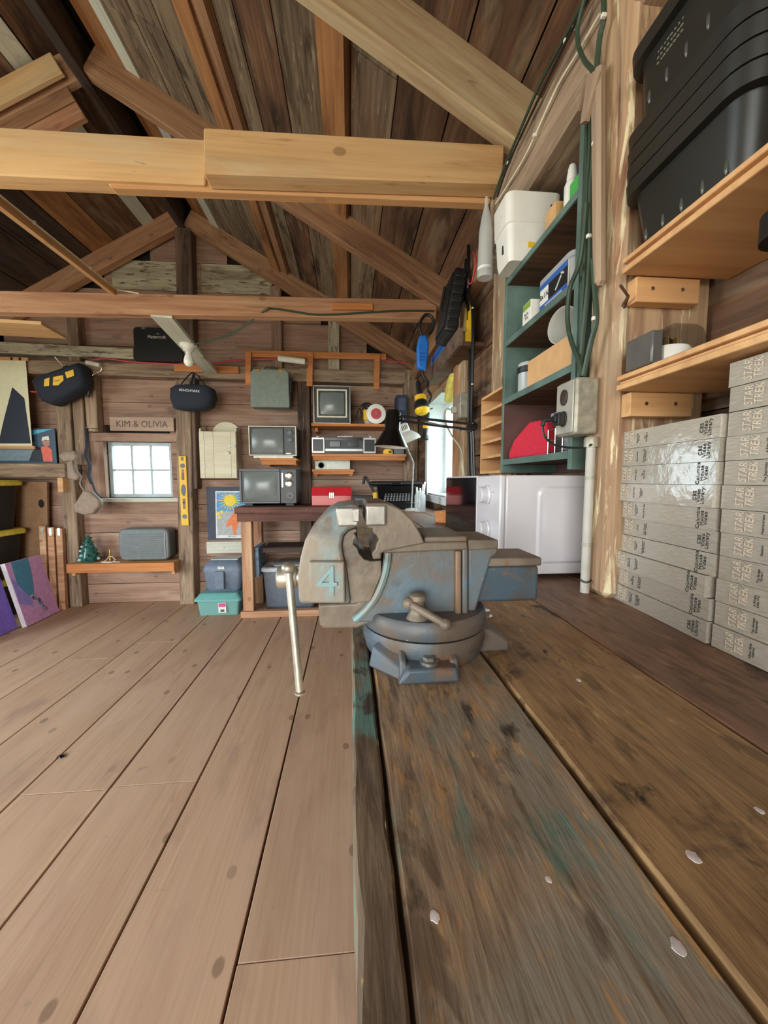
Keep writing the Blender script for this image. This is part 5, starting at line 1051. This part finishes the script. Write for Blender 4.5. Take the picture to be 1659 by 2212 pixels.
# low storage ---------------------------------------------------------------------
t = thing('storage_box', 'teal translucent lidded storage box on the floor', 'storage box', (-1.055, 3.22, .0))
teal = plain('teal_plastic', (112,172,168), .3, noise=.03); 
build(loft(MB(), [(.150, .125, .02, 0), (.165, .140, .022, .125), (.160, .135, .02, .127), (.150, .125, .02, .01)], 5), 'tub', glassy('teal_clear', (128,180,174), .12, .8), t)
build(loft(MB(), [(.168, .143, .024, .118), (.182, .157, .028, .120), (.182, .157, .028, .135), (.165, .14, .024, .150), (.150, .125, .022, .172), (.140, .115, .02, .176)], 5), 'lid', teal, t)
lb = build(MB().bb(.005, -.1455, .025, .065, -.140, .105), 'label', white, t); build(MB().bb(.008, -.1462, .072, .062, -.1456, .102), 'label_print', plain('pink_print', (206,80,140), .6), lb); build(MB().bb(.02, -.1462, .032, .05, -.1456, .052), 'label_bars', tvgrey, lb)
t = thing('carry_case', 'blue grey carry case with front latch on the teal box', 'case', (-1.025, 3.235, .177))
cgm = plain('case_bluegrey', (104,116,134), .5)
build(loft(MB(), [(.115, .09, .03, 0), (.135, .11, .035, .03), (.150, .12, .04, .15), (.150, .12, .04, .160)], 5), 'tub', cgm, t)
build(loft(MB(), [(.155, .125, .04, .1605), (.157, .127, .042, .185), (.148, .118, .04, .215), (.115, .09, .03, .25), (.10, .075, .025, .254)], 5), 'lid', cgm, t)
build(MB().bb(-.055, -.145, .03, .02, -.112, .175), 'latch', cgm, t, bev=.006); build(MB().bb(-.03, -.128, .193, .02, -.1262, .212), 'label', white, t)
text('PAINT', .013, ink, t, T((-.005, -.1284, .2025)) @ FX, 'lettering', ext=.0002)
build(MB().bb(-.10, -.07, .2545, .11, .08, .260), 'top_sheet', plain('paper', (204,206,202), .7), t)
t = thing('storage_tote', 'big grey tote with pale lid under the back table', 'storage bin', (-.50, 3.235, .001))
gm = plain('tote_grey', (108,116,128), .5)
build(loft(MB(), [(.185, .085, .03, 0), (.195, .095, .032, .02), (.215, .110, .036, .335), (.208, .105, .034, .335), (.19, .09, .03, .02)], 5), 'tub', gm, t)
build(loft(MB(), [(.212, .108, .036, .3355), (.228, .122, .04, .336), (.228, .122, .04, .362), (.215, .110, .036, .370), (.205, .10, .034, .366)], 5), 'lid', plain('lid_pale', (190,196,200), .45), t)
for k in range(3): build(MB().bb(-.12, -.075+k*.05, .3705, .17, -.055+k*.05, .3755), 'lid_rib', plain('lid_pale', (190,196,200), .45), t, bev=.002)
t = thing('spare_lid', 'grey spare tote lid lying under the table shelf', 'lid', (-.42, 3.235, .3785)); build(loft(MB(), [(.21, .115, .04, 0), (.215, .12, .042, .012), (.20, .105, .036, .02), (.0, .0, .0, .02)][:3], 5), 'lid_panel', plain('lid_grey', (150,154,156), .5), t)

# shelf under the window --------------------------------------------------------------
t = thing('wall_shelf', 'pine wall shelf below the small window with ceramic tree', 'shelf', (-1.865, 3.375, .315))
build(MB().bb(-.41, -.10, .066, .41, .123, .085), 'shelf_board', W['pine'], t, bev=.001); build(MB().bb(-.415, -.125, .012, .415, -.1005, .085), 'front_board', W['orange'], t, bev=.002)
for x in (-.38, .395): build(MB().bb(x-.012, -.10, -.015, x+.012, .123, .0655), 'bracket', W['pine'], t)
SZ2 = .4005
t = thing('suitcase', 'grey ribbed hard suitcase standing on the shelf below the window', 'suitcase', (PY(310, 1170, 3.30).x, 3.37, SZ2))
sw, sh_ = .198, .262; scm = plain('suitcase_grey', (104,112,112), .4)
build(loft(MB(), [(sw-.008, sh_/2-.008, .04, .0655), (sw, sh_/2, .045, .055), (sw, sh_/2, .045, -.055), (sw-.008, sh_/2-.008, .04, -.0655)], 6, m=T((0, 0, sh_/2+.012)) @ FX), 'shell', scm, t)
for k in range(11): build(MB().bb(-sw+.03, -.0690, .045+k*.018, sw-.05, -.0657, .050+k*.018), 'rib', scm, t, bev=.001)
build(MB().tube([(sw-.03, -.067, .04), (sw-.03, -.067, sh_-.02)], .004, 6), 'trim_strip', chrome, t)
for x in (-.12, .12): build(MB().lathe([(.012, 0), (.010, .0125)], 10, T((x, 0, 0))), 'foot', black, t)
t = thing('ceramic_tree', 'small green ceramic tree with snowy tips on the window shelf', 'ornament', (PY(188, 1210, 3.31).x, 3.34, SZ2))
tgm = plain('glaze_green', (40,92,84), .2, noise=.2, nscale=60, coat=.4); snow = plain('glaze_snow', (160,206,212), .3)
build(MB().lathe([(0, 0), (.05, 0), (.062, .012), (.070, .03), (.06, .05), (.05, .10), (.032, .15), (.015, .20), (.0, .228)], 20), 'cone', tgm, t)
for k in range(6):
    nn = 9-k; rz_ = [.070, .062, .053, .043, .031, .019][k]; z = .028+k*.034
    for j in range(nn):
        a = 2*PI*(j+.5*(k % 2))/nn; build(MB().ball((rz_*math.cos(a), rz_*math.sin(a), z), .016-.0012*k, 8, (1, 1, .8)), 'branch', snow if (j+k) % 3 == 0 else tgm, t)
t = thing('candle_lamp', 'little brass candle lamp with coiled white cord on window shelf', 'lamp', (PY(233, 1205, 3.3).x, 3.33, SZ2))
build(MB().lathe([(0, 0), (.022, 0), (.024, .006), (.010, .012), (.006, .03), (.009, .034), (.009, .06), (.006, .062), (.006, .085), (.004, .10), (0, .108)], 16), 'stick', brass, t)
build(MB().tube([p_ for p_ in spline([(.02, 0, .004), (.05, -.03, .004), (.0, -.055, .005), (-.055, -.03, .004), (-.05, .02, .006), (.02, -.03, .05), (.05, -.02, .02), (.04, -.05, .004), (-.04, -.05, .008), (.10, -.04, .004)], 6)], .0032, 6), 'cord', white, t)
# tool belt -----------------------------------------------------------------------------
leath = plain('tan_leather', (150,132,116), .8, noise=.08, bump=.2); dkl = plain('dark_strap', (52,54,64), .8)
t = thing('tool_belt', 'tan leather tool belt with pouches hanging by the window', 'tool belt', (PY(185, 1112, 3.29).x, 3.292, PY(185, 1112, 3.29).z))
def softp(pts, y0, y1, name, mat): return build(soft(pxpoly(t, pts, 3.27), y0, y1, .012), name, mat, t, ang=80)
softp([(163,1093), (176,1074), (186,1058), (200,1062), (220,1080), (222,1090), (205,1110), (185,1112), (168,1106)], -.06, .0, 'pouch', leath)
softp([(131,985), (140,976), (165,974), (170,985), (165,995), (140,997)], -.05, -.01, 'pouch', leath); softp([(148,1000), (160,992), (166,1018), (176,1030), (168,1038), (150,1034)], -.05, .0, 'pouch', leath)
def strap(pts, mat, r=.014, name='strap', dy=-.03): build(MB().tube(spline([(v.x, dy, v.z) for v in (lx(t, x, y, 3.27) for x, y in pts)], 4), r, 8, flat=.5), name, mat, t)
strap([(188,925), (190,960), (188,985), (196,1005), (194,1025), (200,1045)], dkl, .02); strap([(166,985), (164,1010), (172,1025), (180,1030)], leath, .008); strap([(178,1030), (174,1045), (182,1060), (186,1070)], leath, .008); strap([(200,1040), (208,1062), (220,1074)], dkl, .012); strap([(186,1060), (190,1040), (196,1030)], leath, .008)
build(MB().tube([(lx(t, 188, 925, 3.27)).to_tuple()[:1] + (-.03, lx(t, 188, 925, 3.27).z), (lx(t, 188, 925, 3.27).x, .115, lx(t, 188, 925, 3.27).z+.01)], .004, 6), 'peg', steel, t)

# ================================================================== LEFT EDGE
t = thing('picture_ledge', 'rough timber ledge carrying the small picture at the left', 'ledge', (-2.62, 3.42, 1.095))
build(MB().bb(-.36, -.12, 0, .345, .072, .112), 'beam', W['post'], t, bev=.006); build(MB().bb(.255, -.08, -.115, .295, .06, -.0005), 'bracket', W['pine'], t)
t, w_, h_ = at(-60, 925, 120, 998, 3.40, .012, 'small_picture', 'unframed picture of a person in an orange vest on the ledge', 'picture', z=1.2075)
build(MB().bb(-w_/2, -.004, 0, w_/2, .006, h_), 'panel', plain('pic_teal', (60,84,104), .5), t)
flat(t, [(-50,958), (75,955), (70,995), (-50,995)], 3.40, -.0055, -.0042, 'painted_water', plain('pic_water', (120,140,150), .5)); flat(t, [(62,930), (115,926), (70,940)], 3.40, -.0055, -.0042, 'painted_sky', plain('pic_sky', (90,180,210), .5))
flat(t, [(88,966), (100,962), (112,972), (114,997), (94,997)], 3.40, -.0062, -.0056, 'painted_vest', plain('pic_vest', (226,104,84), .5)); flat(t, [(90,955), (98,950), (108,952), (108,962), (98,966)], 3.40, -.0070, -.0063, 'painted_head', plain('pic_skin', (176,128,110), .5)); flat(t, [(91,944), (105,942), (107,951), (90,952)], 3.40, -.0070, -.0063, 'painted_cap', white); flat(t, [(70,975), (88,966), (94,997), (62,997)], 3.40, -.0062, -.0056, 'painted_shadow', plain('pic_dark', (34,38,50), .5))
t, w_, h_ = at(-70, 778, 62, 963, 3.36, .006, 'hanging_print', 'hanging print of a dark sail shape on cream with wooden rails', 'poster')
build(MB().bb(-w_/2, -.001, 0, w_/2, .001, h_), 'sheet', plain('print_cream', (226,222,186), .6, noise=.02), t)
build(MB().bb(-w_/2-.015, -.008, h_, w_/2+.02, .008, h_+.024), 'top_rail', W['pine'], t); build(MB().bb(-w_/2-.015, -.008, -.024, w_/2+.02, .008, 0), 'bottom_rail', W['pine'], t)
prb = plain('print_black', (34,42,58), .6)
flat(t, [(26,836), (52,860), (66,958), (-4,958), (8,905)], 3.359, -.0022, -.0011, 'dark_shape', prb)
for x in (26, 44): q = lx(t, x, 772, 3.36); build(MB().bb(q.x-.008, -.010, h_+.002, q.x+.008, .0, h_+.022), 'clip', black, t)
# stacked black bins with yellow lids
for k, (z0, z1) in enumerate(((0.0, .305), (.306, .69), (.691, 1.075))):
    t = thing('storage_tote', ('bottom', 'middle', 'top')[k] + ' black bin with yellow lid in the stack at left edge', 'storage bin', (-2.93, 3.16, z0+.001), group='black bins with yellow lids')
    h = z1-z0
    build(loft(MB(), [(.24, .17, .04, 0), (.27, .20, .05, h-.035), (.26, .19, .045, h-.035), (.235, .165, .04, .01)], 5), 'tub', black, t)
    build(loft(MB(), [(.272, .202, .05, h-.045), (.295, .225, .06, h-.043), (.297, .227, .06, h-.015), (.285, .215, .055, h-.002), (.26, .19, .05, h-.003)], 5), 'lid', plain('lid_yellow', (226,204,70), .45), t)
t = thing('flattened_box', 'flattened brown cardboard box with hand hole leaning at left', 'cardboard', (-2.635, 3.435, .30), (R(0), 0, 0))
build(MB().prism([(-.15, -.27), (.07, -.27), (.13, .76), (-.13, .76)], -.012, .012), 'panel', plain('cardboard_dark', (150,116,86), .8, noise=.06), t, bev=.002); build(MB().lathe([(0, 0), (.022, 0), (.022, .002), (0, .002)], 14, T((.075, -.0122, .58)) @ FX @ Matrix.Diagonal((1, 1.6, 1, 1))), 'hand_hole', dark, t)
t.location.z = .30
for k in range(3):
    x = -2.515+k*.062; t = thing('folding_leaf', ['leftmost', 'middle', 'rightmost'][k] + ' brown folded wooden table leaf with metal hinge', 'table leaf', (x, 3.345+k*.003, .001), (R(-2), 0, R(3)), group='folded table leaves')
    build(MB().bb(-.024, -.02, 0, .024, .02, .70-k*.012), 'leaf', W['beamred'], t, bev=.003); build(MB().bb(-.010, -.0225, .62, .010, -.0202, .68), 'hinge', chrome, t)
# canvases
def canvas(y0, y1, col, lab, xb=-2.37, lean=.115, h=.49):
    cy_m = (y0+y1)/2; t = thing('canvas_painting', lab, 'painting', (xb, cy_m, .001), (0, -math.atan2(lean, h), R(3)), group='canvases leaning at the left')
    build(MB().bb(-.032, -(y1-y0)/2, .006, -.002, (y1-y0)/2, h), 'canvas', plain('canvas_edge', (212,206,208), .7), t); build(MB().bb(-.0018, -(y1-y0)/2, .006, 0, (y1-y0)/2, h), 'paint_ground', plain(*col), t); return t
t = canvas(2.945, 3.285, ('paint_pink', (214,160,212), .6), 'pink and blue abstract canvas leaning against the left clutter')
def dab(par, pts, col, name, dx=.0004):
    o = MB().prism([(p[0], p[1]) for p in pts], 0, .0006, Matrix(((0, 1, 0, .0001+dx), (1, 0, 0, 0), (0, 0, 1, 0), (0, 0, 0, 1)))); return build(o, name, plain(*col), par, smooth=False)
dab(t, [(-.12, .487), (.04, .487), (.035, .40), (.01, .28), (-.02, .20), (-.07, .22), (-.13, .32)], ('paint_blue', (76,140,176), .6), 'blue_field'); dab(t, [(-.165, .40), (-.13, .33), (-.07, .22), (-.04, .20), (-.06, .13), (-.165, .18)], ('paint_lilac', (150,140,216), .6), 'lilac_field')
rnd = random.Random(4)
for k in range(12):
    yy = -.03+.075*k/12+rnd.uniform(-.012, .012)*1.0; zz_ = .21-.15*k/12+rnd.uniform(-.01, .01); r_ = rnd.uniform(.010, .018)
    dab(t, [(yy+r_*math.cos(a), zz_+r_*math.sin(a)) for a in [2*PI*j/8 for j in range(8)]], [('dab_a', (206,180,190), .6), ('dab_b', (70,90,140), .6), ('dab_c', (190,150,160), .6), ('dab_d', (100,130,180), .6)][k % 4], 'paint_dab', .001+.0002*k)
t = canvas(2.55, 2.935, ('paint_purple', (128,104,206), .6), 'violet canvas leaning at the left frame edge', xb=-2.405)
dab(t, [(.02, .24), (.06, .22), (.06, .10), (.03, .07), (.01, .12)], ('paint_mauve', (96,84,140), .6), 'mauve_stroke')
# ================================================================== AROUND THE BENCH WINDOW
ws = thing('window_shelf', 'dark plank shelf with a raised front board above the bench window', 'shelf', (.55, 2.01, 1.66))
pbuild(MB().bb(.496, 1.70, 1.662, .597, 2.40, 1.680), 'shelf_board', W['shelfunder'], ws); pbuild(MB().bb(.474, 1.70, 1.660, .4955, 2.40, 1.738), 'front_board', W['darkpost'], ws, bev=.002)
for y in (2.0, 2.36): pbuild(MB().bb(.565, y-.012, 1.61, .579, y+.012, 1.6615), 'bracket', W['rafter'], ws)
t = thing('ribbed_case', 'black ribbed plastic tool case perched on the shelf above the window', 'case', (.452, 1.85, 1.7392), (0, R(10), 0))
build(MB().bb(-.030, -.10, 0, .030, .10, .28), 'shell', black, t, bev=.012, seg=3)
for k in range(5): build(MB().bb(-.036, -.085+k*.036, .02, -.0302, -.085+k*.036+.022, .26), 'rib', black, t, bev=.002)
for k in range(7): build(MB().bb(-.024, -.107, .02+k*.036, .024, -.1002, .02+k*.036+.024), 'end_rib', black, t, bev=.003)
build(MB().tube([(-.03, -.06, .10), (-.055, -.06, .10), (-.055, -.06, .20), (-.03, -.06, .20)], .007, 8), 'handle', black, t)
t = thing('blue_bar', 'bright blue plastic bar lying on the shelf front board behind the case', 'bar', (.4845, 2.13, 1.7388), (0, 0, 0)); build(MB().bb(-.009, -.165, 0, .009, .165, .05), 'bar_body', blue, t, bev=.006, seg=3); build(MB().bb(-.0098, -.13, .012, -.0092, .13, .03), 'groove', plain('blue_dark', (24,84,160), .5), t)
t = thing('yellow_square', 'yellow stepped plastic square on the window shelf by the cables', 'tool', (.527, 1.73, 1.6805)); build(MB().prism([(-.015, 0), (.02, 0), (.02, .17), (.008, .17), (.008, .14), (.0, .14), (.0, .10), (-.008, .10), (-.008, .05), (-.015, .05)], -.008, .008), 'square_body', yellow, t)
# blue tool and torch hanging
t = thing('hanging_tool', 'blue hand tool with black cord hanging from the far tie beam', 'tool', (.405, 2.20, 1.70))
t.scale = (1.25, 1.25, 1.25)
build(MB().prism([(-.022, .0), (.018, -.01), (.026, .05), (.030, .11), (.016, .145), (-.014, .14), (-.024, .09)], -.018, .018), 'body', blue, t, bev=.008, seg=3); build(MB().tube(spline([(.0, 0, .14), (-.012, 0, .19), (.015, 0, .235), (.045, 0, .225), (.05, 0, .18), (.03, 0, .15)]), .007, 8), 'hook', black, t)
build(MB().tube(spline([(0, 0, .005), (.01, .01, -.03), (.03, .0, -.06), (.025, -.01, -.09), (.045, 0, -.12), (.035, 0, -.15)]), .006, 7), 'cord', black, t)
for z in (.03, .045, .06): build(MB().bb(-.015, -.0195, z, .012, -.0182, z+.006), 'vent', plain('blue_dark', (24,84,160), .5), t)
t = thing('work_light', 'yellow and black work light hanging lens down beside the window', 'work light', (.437, 2.33, 1.47), (R(-14), R(-6), 0))
build(MB().lathe([(0, 0), (.030, .004), (.042, .016), (.045, .030), (.043, .034)], 26), 'lens', plain('lens_yellow', (240,196,24), .3), t); build(MB().lathe([(.0435, .0342), (.047, .04), (.044, .065), (.034, .085), (.030, .088), (.0, .0885)], 26), 'head', black, t); build(MB().lathe([(.031, .0886), (.036, .092), (.034, .118), (.026, .122), (0, .1225)], 20), 'collar', yellow, t); build(MB().tube([(0, 0, .123), (0, .004, .17), (0, .004, .215)], [.018, .016, .012], 12), 'handle', black, t)
build(MB().tube(spline([(0, .004, .21), (.0, .004, .235), (.02, .004, .25), (.045, .004, .243)]), .004, 6), 'hook', blackm, t)
t = thing('torch', 'small black and yellow torch hanging below the work light', 'torch', (.462, 2.40, 1.325), (0, R(6), 0))
build(MB().lathe([(0, 0), (.022, 0), (.026, .006), (.024, .022), (.016, .035), (.015, .07)], 18), 'head', black, t); build(MB().lathe([(.0152, .0705), (.019, .074), (.019, .10), (.0155, .105)], 18), 'yellow_band', yellow, t); build(MB().lathe([(.0155, .1055), (.017, .12), (.017, .165), (.010, .175), (0, .176)], 18), 'body', black, t); build(MB().tube([(0, 0, .17), (.0, .0, .185), (.03, .0, .20)], .003, 6), 'loop', blackm, t)
# brush, cloth and cables on the wall beyond the window
t = thing('paint_brush', 'paint brush with pale handle hanging bristles down', 'brush', (.545, 1.885, 1.70), (0, R(5), 0))
build(MB().prism([(-.006, .085), (.006, .085), (.010, .16), (.005, .20), (-.005, .20), (-.008, .16)], -.008, .008, Matrix.Rotation(R(90), 4, 'Z')), 'handle', plain('brush_handle', (226,196,130), .5), t, bev=.003); build(MB().bb(-.010, -.024, .060, .010, .024, .0845), 'ferrule', steel, t, bev=.002); build(MB().prism([(-.024, .0595), (.024, .0595), (.027, .0), (-.027, .005)], -.008, .008, Matrix.Rotation(R(90), 4, 'Z')), 'bristles', plain('bristle', (186,150,90), .9), t)
t = thing('yellow_cloth', 'crumpled yellow cloth hanging over the window casing', 'cloth', (.545, 2.13, 1.515)); build(soft([(-.05, .0), (.0, -.015), (.05, .02), (.09, .075), (.10, .12), (.06, .13), (.0, .08), (-.04, .05)], -.015, .02, .01), 'cloth', plain('yellow_rag', (206,192,96), .9, noise=.1), t, Matrix.Rotation(R(-90), 4, 'Z'), ang=80)
c = cable([(1012,530), (1012,600), (1010,630), (1020,660), (1022,720), (1020,800), (1018,900), (1022,1030)], .530, .008, blackm, 'thick black cable running down the wall beside the window'); clips(c, [(1021,665), (1020,830)], .522, white)
cable([(1006,560), (1004,640), (1012,670), (1014,800), (1012,920), (1014,1040)], .540, .006, blackm, 'second black cable behind the thick one by the window')
cable([(1022,545), (1028,560), (1024,590), (1018,612), (1005,608), (995,606)], .530, .004, redw, 'short red wire curling out above the black cables')
t = thing('outlet_box', 'small grey outlet box with white plug beyond the black cables', 'outlet', (.532, 1.83, 1.365)); build(MB().bb(-.022, -.045, 0, .0225, .045, .115), 'box', galv, t, bev=.004); pg = build(MB().bb(-.045, .0, .03, -.0222, .03, .06), 'plug', plain('plug_grey', (170,166,150), .5), t, bev=.003)
build(MB().tube(spline([(-.045, .015, .045), (-.07, .03, .05), (-.075, .03, .0), (-.045, .0, -.08), (-.01, -.04, -.15), (.0, -.06, -.26), (.01, -.07, -.40)]), .0045, 7), 'cord', plain('plug_grey', (170,166,150), .5), pg)
t = thing('junction_box', 'grey metal junction box at the end of the wall plate', 'junction box', (.515, 1.335, 1.80)); build(MB().bb(-.055, -.05, 0, .055, .05, .13), 'box', galv, t, bev=.004); build(MB().bb(-.05, -.0525, .006, .05, -.0502, .124), 'cover', galv, t, bev=.001)
for z in (.02, .11): build(MB().lathe([(.004, 0), (.003, .002), (0, .002)], 10, T((-.035, -.0527, z)) @ FX), 'screw', steel, t)
# desk lamps
def limb(par, a, b, r, gap, name, mat):
    """two parallel rods"""
    a = Vector(a); b = Vector(b); u = (b-a).normalized(); n = u.cross(Vector((1, 0, 0))).normalized()*gap
    return pbuild(MB().tube([a+n, b+n], r, 8).tube([a-n, b-n], r, 8), name, mat, par)
E1 = Vector((.478, 1.50, 1.283)); H1 = Vector((.245, 1.88, 1.372))
t = thing('desk_lamp', 'black jointed desk lamp reaching out over the bench', 'lamp', (.50, 1.50, BZ+.001))
pbuild(MB().bb(.47, 1.46, BZ+.001, .53, 1.54, BZ+.022), 'clamp_base', blackm, t, bev=.004)
limb(t, (.498, 1.50, BZ+.023), E1-Vector((0, 0, .005)), .0055, .013, 'lower_arm', blackm); limb(t, E1, H1, .0055, .011, 'upper_arm', blackm)
pbuild(MB().tube([E1-Vector((0, .02, 0)), E1+Vector((0, .02, 0))], .018, 14).ball(E1+Vector((.0, -.018, .012)), .009), 'elbow', blackm, t); pbuild(MB().tube([E1+Vector((-.03, .05, -.005)), E1.lerp(H1, .55)+Vector((0, 0, -.004))], .004, 8), 'spring', steel, t)
c_ = Vector((.200, 1.90, 1.236)); M = Matrix.Translation(c_) @ Matrix.Rotation(R(4), 4, 'Y')
pbuild(MB().tube([H1, H1+Vector((-.022, .012, -.012))], .010, 10).ball(H1, .013), 'knuckle', blackm, t)
hd = pbuild(MB().lathe([(.085, 0), (.086, .002), (.080, .012), (.040, .082), (.038, .088), (.037, .165), (.030, .178), (.012, .182), (0, .182)], 36, M, caps=False), 'shade', blackg, t); pbuild(MB().lathe([(.083, .001), (.037, .084), (.036, .16), (0, .165)], 30, M, caps=False), 'shade_lining', white, hd)
t = thing('desk_lamp', 'pale grey jointed desk lamp behind the black lamp', 'lamp', (.405, 2.545, BZ+.001)); lg = plain('lamp_grey', (196,194,184), .4)
J = PY(893, 1000, 2.56); S2 = PY(872, 962, 2.62)
pbuild(MB().lathe([(.045, 0), (.046, .006), (.040, .014), (.010, .018)], 24, Matrix.Translation((.405, 2.53, BZ+.001))), 'base', lg, t); limb(t, (.405, 2.53, BZ+.018), J, .004, .006, 'lower_arm', steel); limb(t, J, S2+Vector((.0, -.01, .03)), .004, .006, 'upper_arm', steel)
M = Matrix.Translation(PY(884, 955, 2.62)) @ Matrix.Rotation(R(-22), 4, 'Y')
hd = pbuild(MB().lathe([(.086, 0), (.087, .002), (.078, .030), (.050, .062), (.036, .072), (.035, .120), (.026, .130), (0, .132)], 32, M, caps=False), 'shade', lg, t)
for k in range(4): pbuild(MB().box((-.018+k*.012, -.036, .10), (.003, .004, .03), M), 'vent_slot', dark, hd)
# jar of tools and wood offcut on the far bench
jp = PZ(909, 1107, BZ)
t = thing('glass_jar', 'glass jar holding small metal tools on the far bench', 'jar', (jp.x, jp.y+.03, BZ+.001)); build(MB().lathe([(0, 0), (.032, 0), (.036, .006), (.036, .105), (.028, .12), (.028, .138), (.026, .138), (.026, .12), (.033, .104), (.033, .008), (0, .006)], 24), 'glass', glassy('jar_glass', (220,228,228), .04, .3), t)
for k, (dx, dy, hh_) in enumerate(((-.012, 0, .15), (.010, .006, .17), (.0, -.012, .145), (.014, -.006, .185))):
    o = thing('hand_tool', ['short steel rod standing in the glass jar', 'long steel spike standing in the glass jar', 'stubby steel punch standing in the glass jar', 'tallest steel file standing in the glass jar'][k], 'tool', (jp.x+dx, jp.y+.03+dy, BZ+.009), (dy*3, dx*6, 0), 'tools in the jar'); build(MB().tube([(0, 0, 0), (0, 0, hh_*.6)], .004, 8), 'shank', steel, o); build(MB().tube([(0, 0, hh_*.6+.0005), (0, 0, hh_)], .006, 8), 'grip', chrome, o)
tag(bar('wood_offcut', PZ(950, 1130, BZ)+Vector((.0, 0, .03)), PZ(1003, 1140, BZ)+Vector((.03, .25, .03)), .07, .055, W['orange'], jit=.006, bev=.003), 'rough orange wood offcut lying by the window', 'wood block')
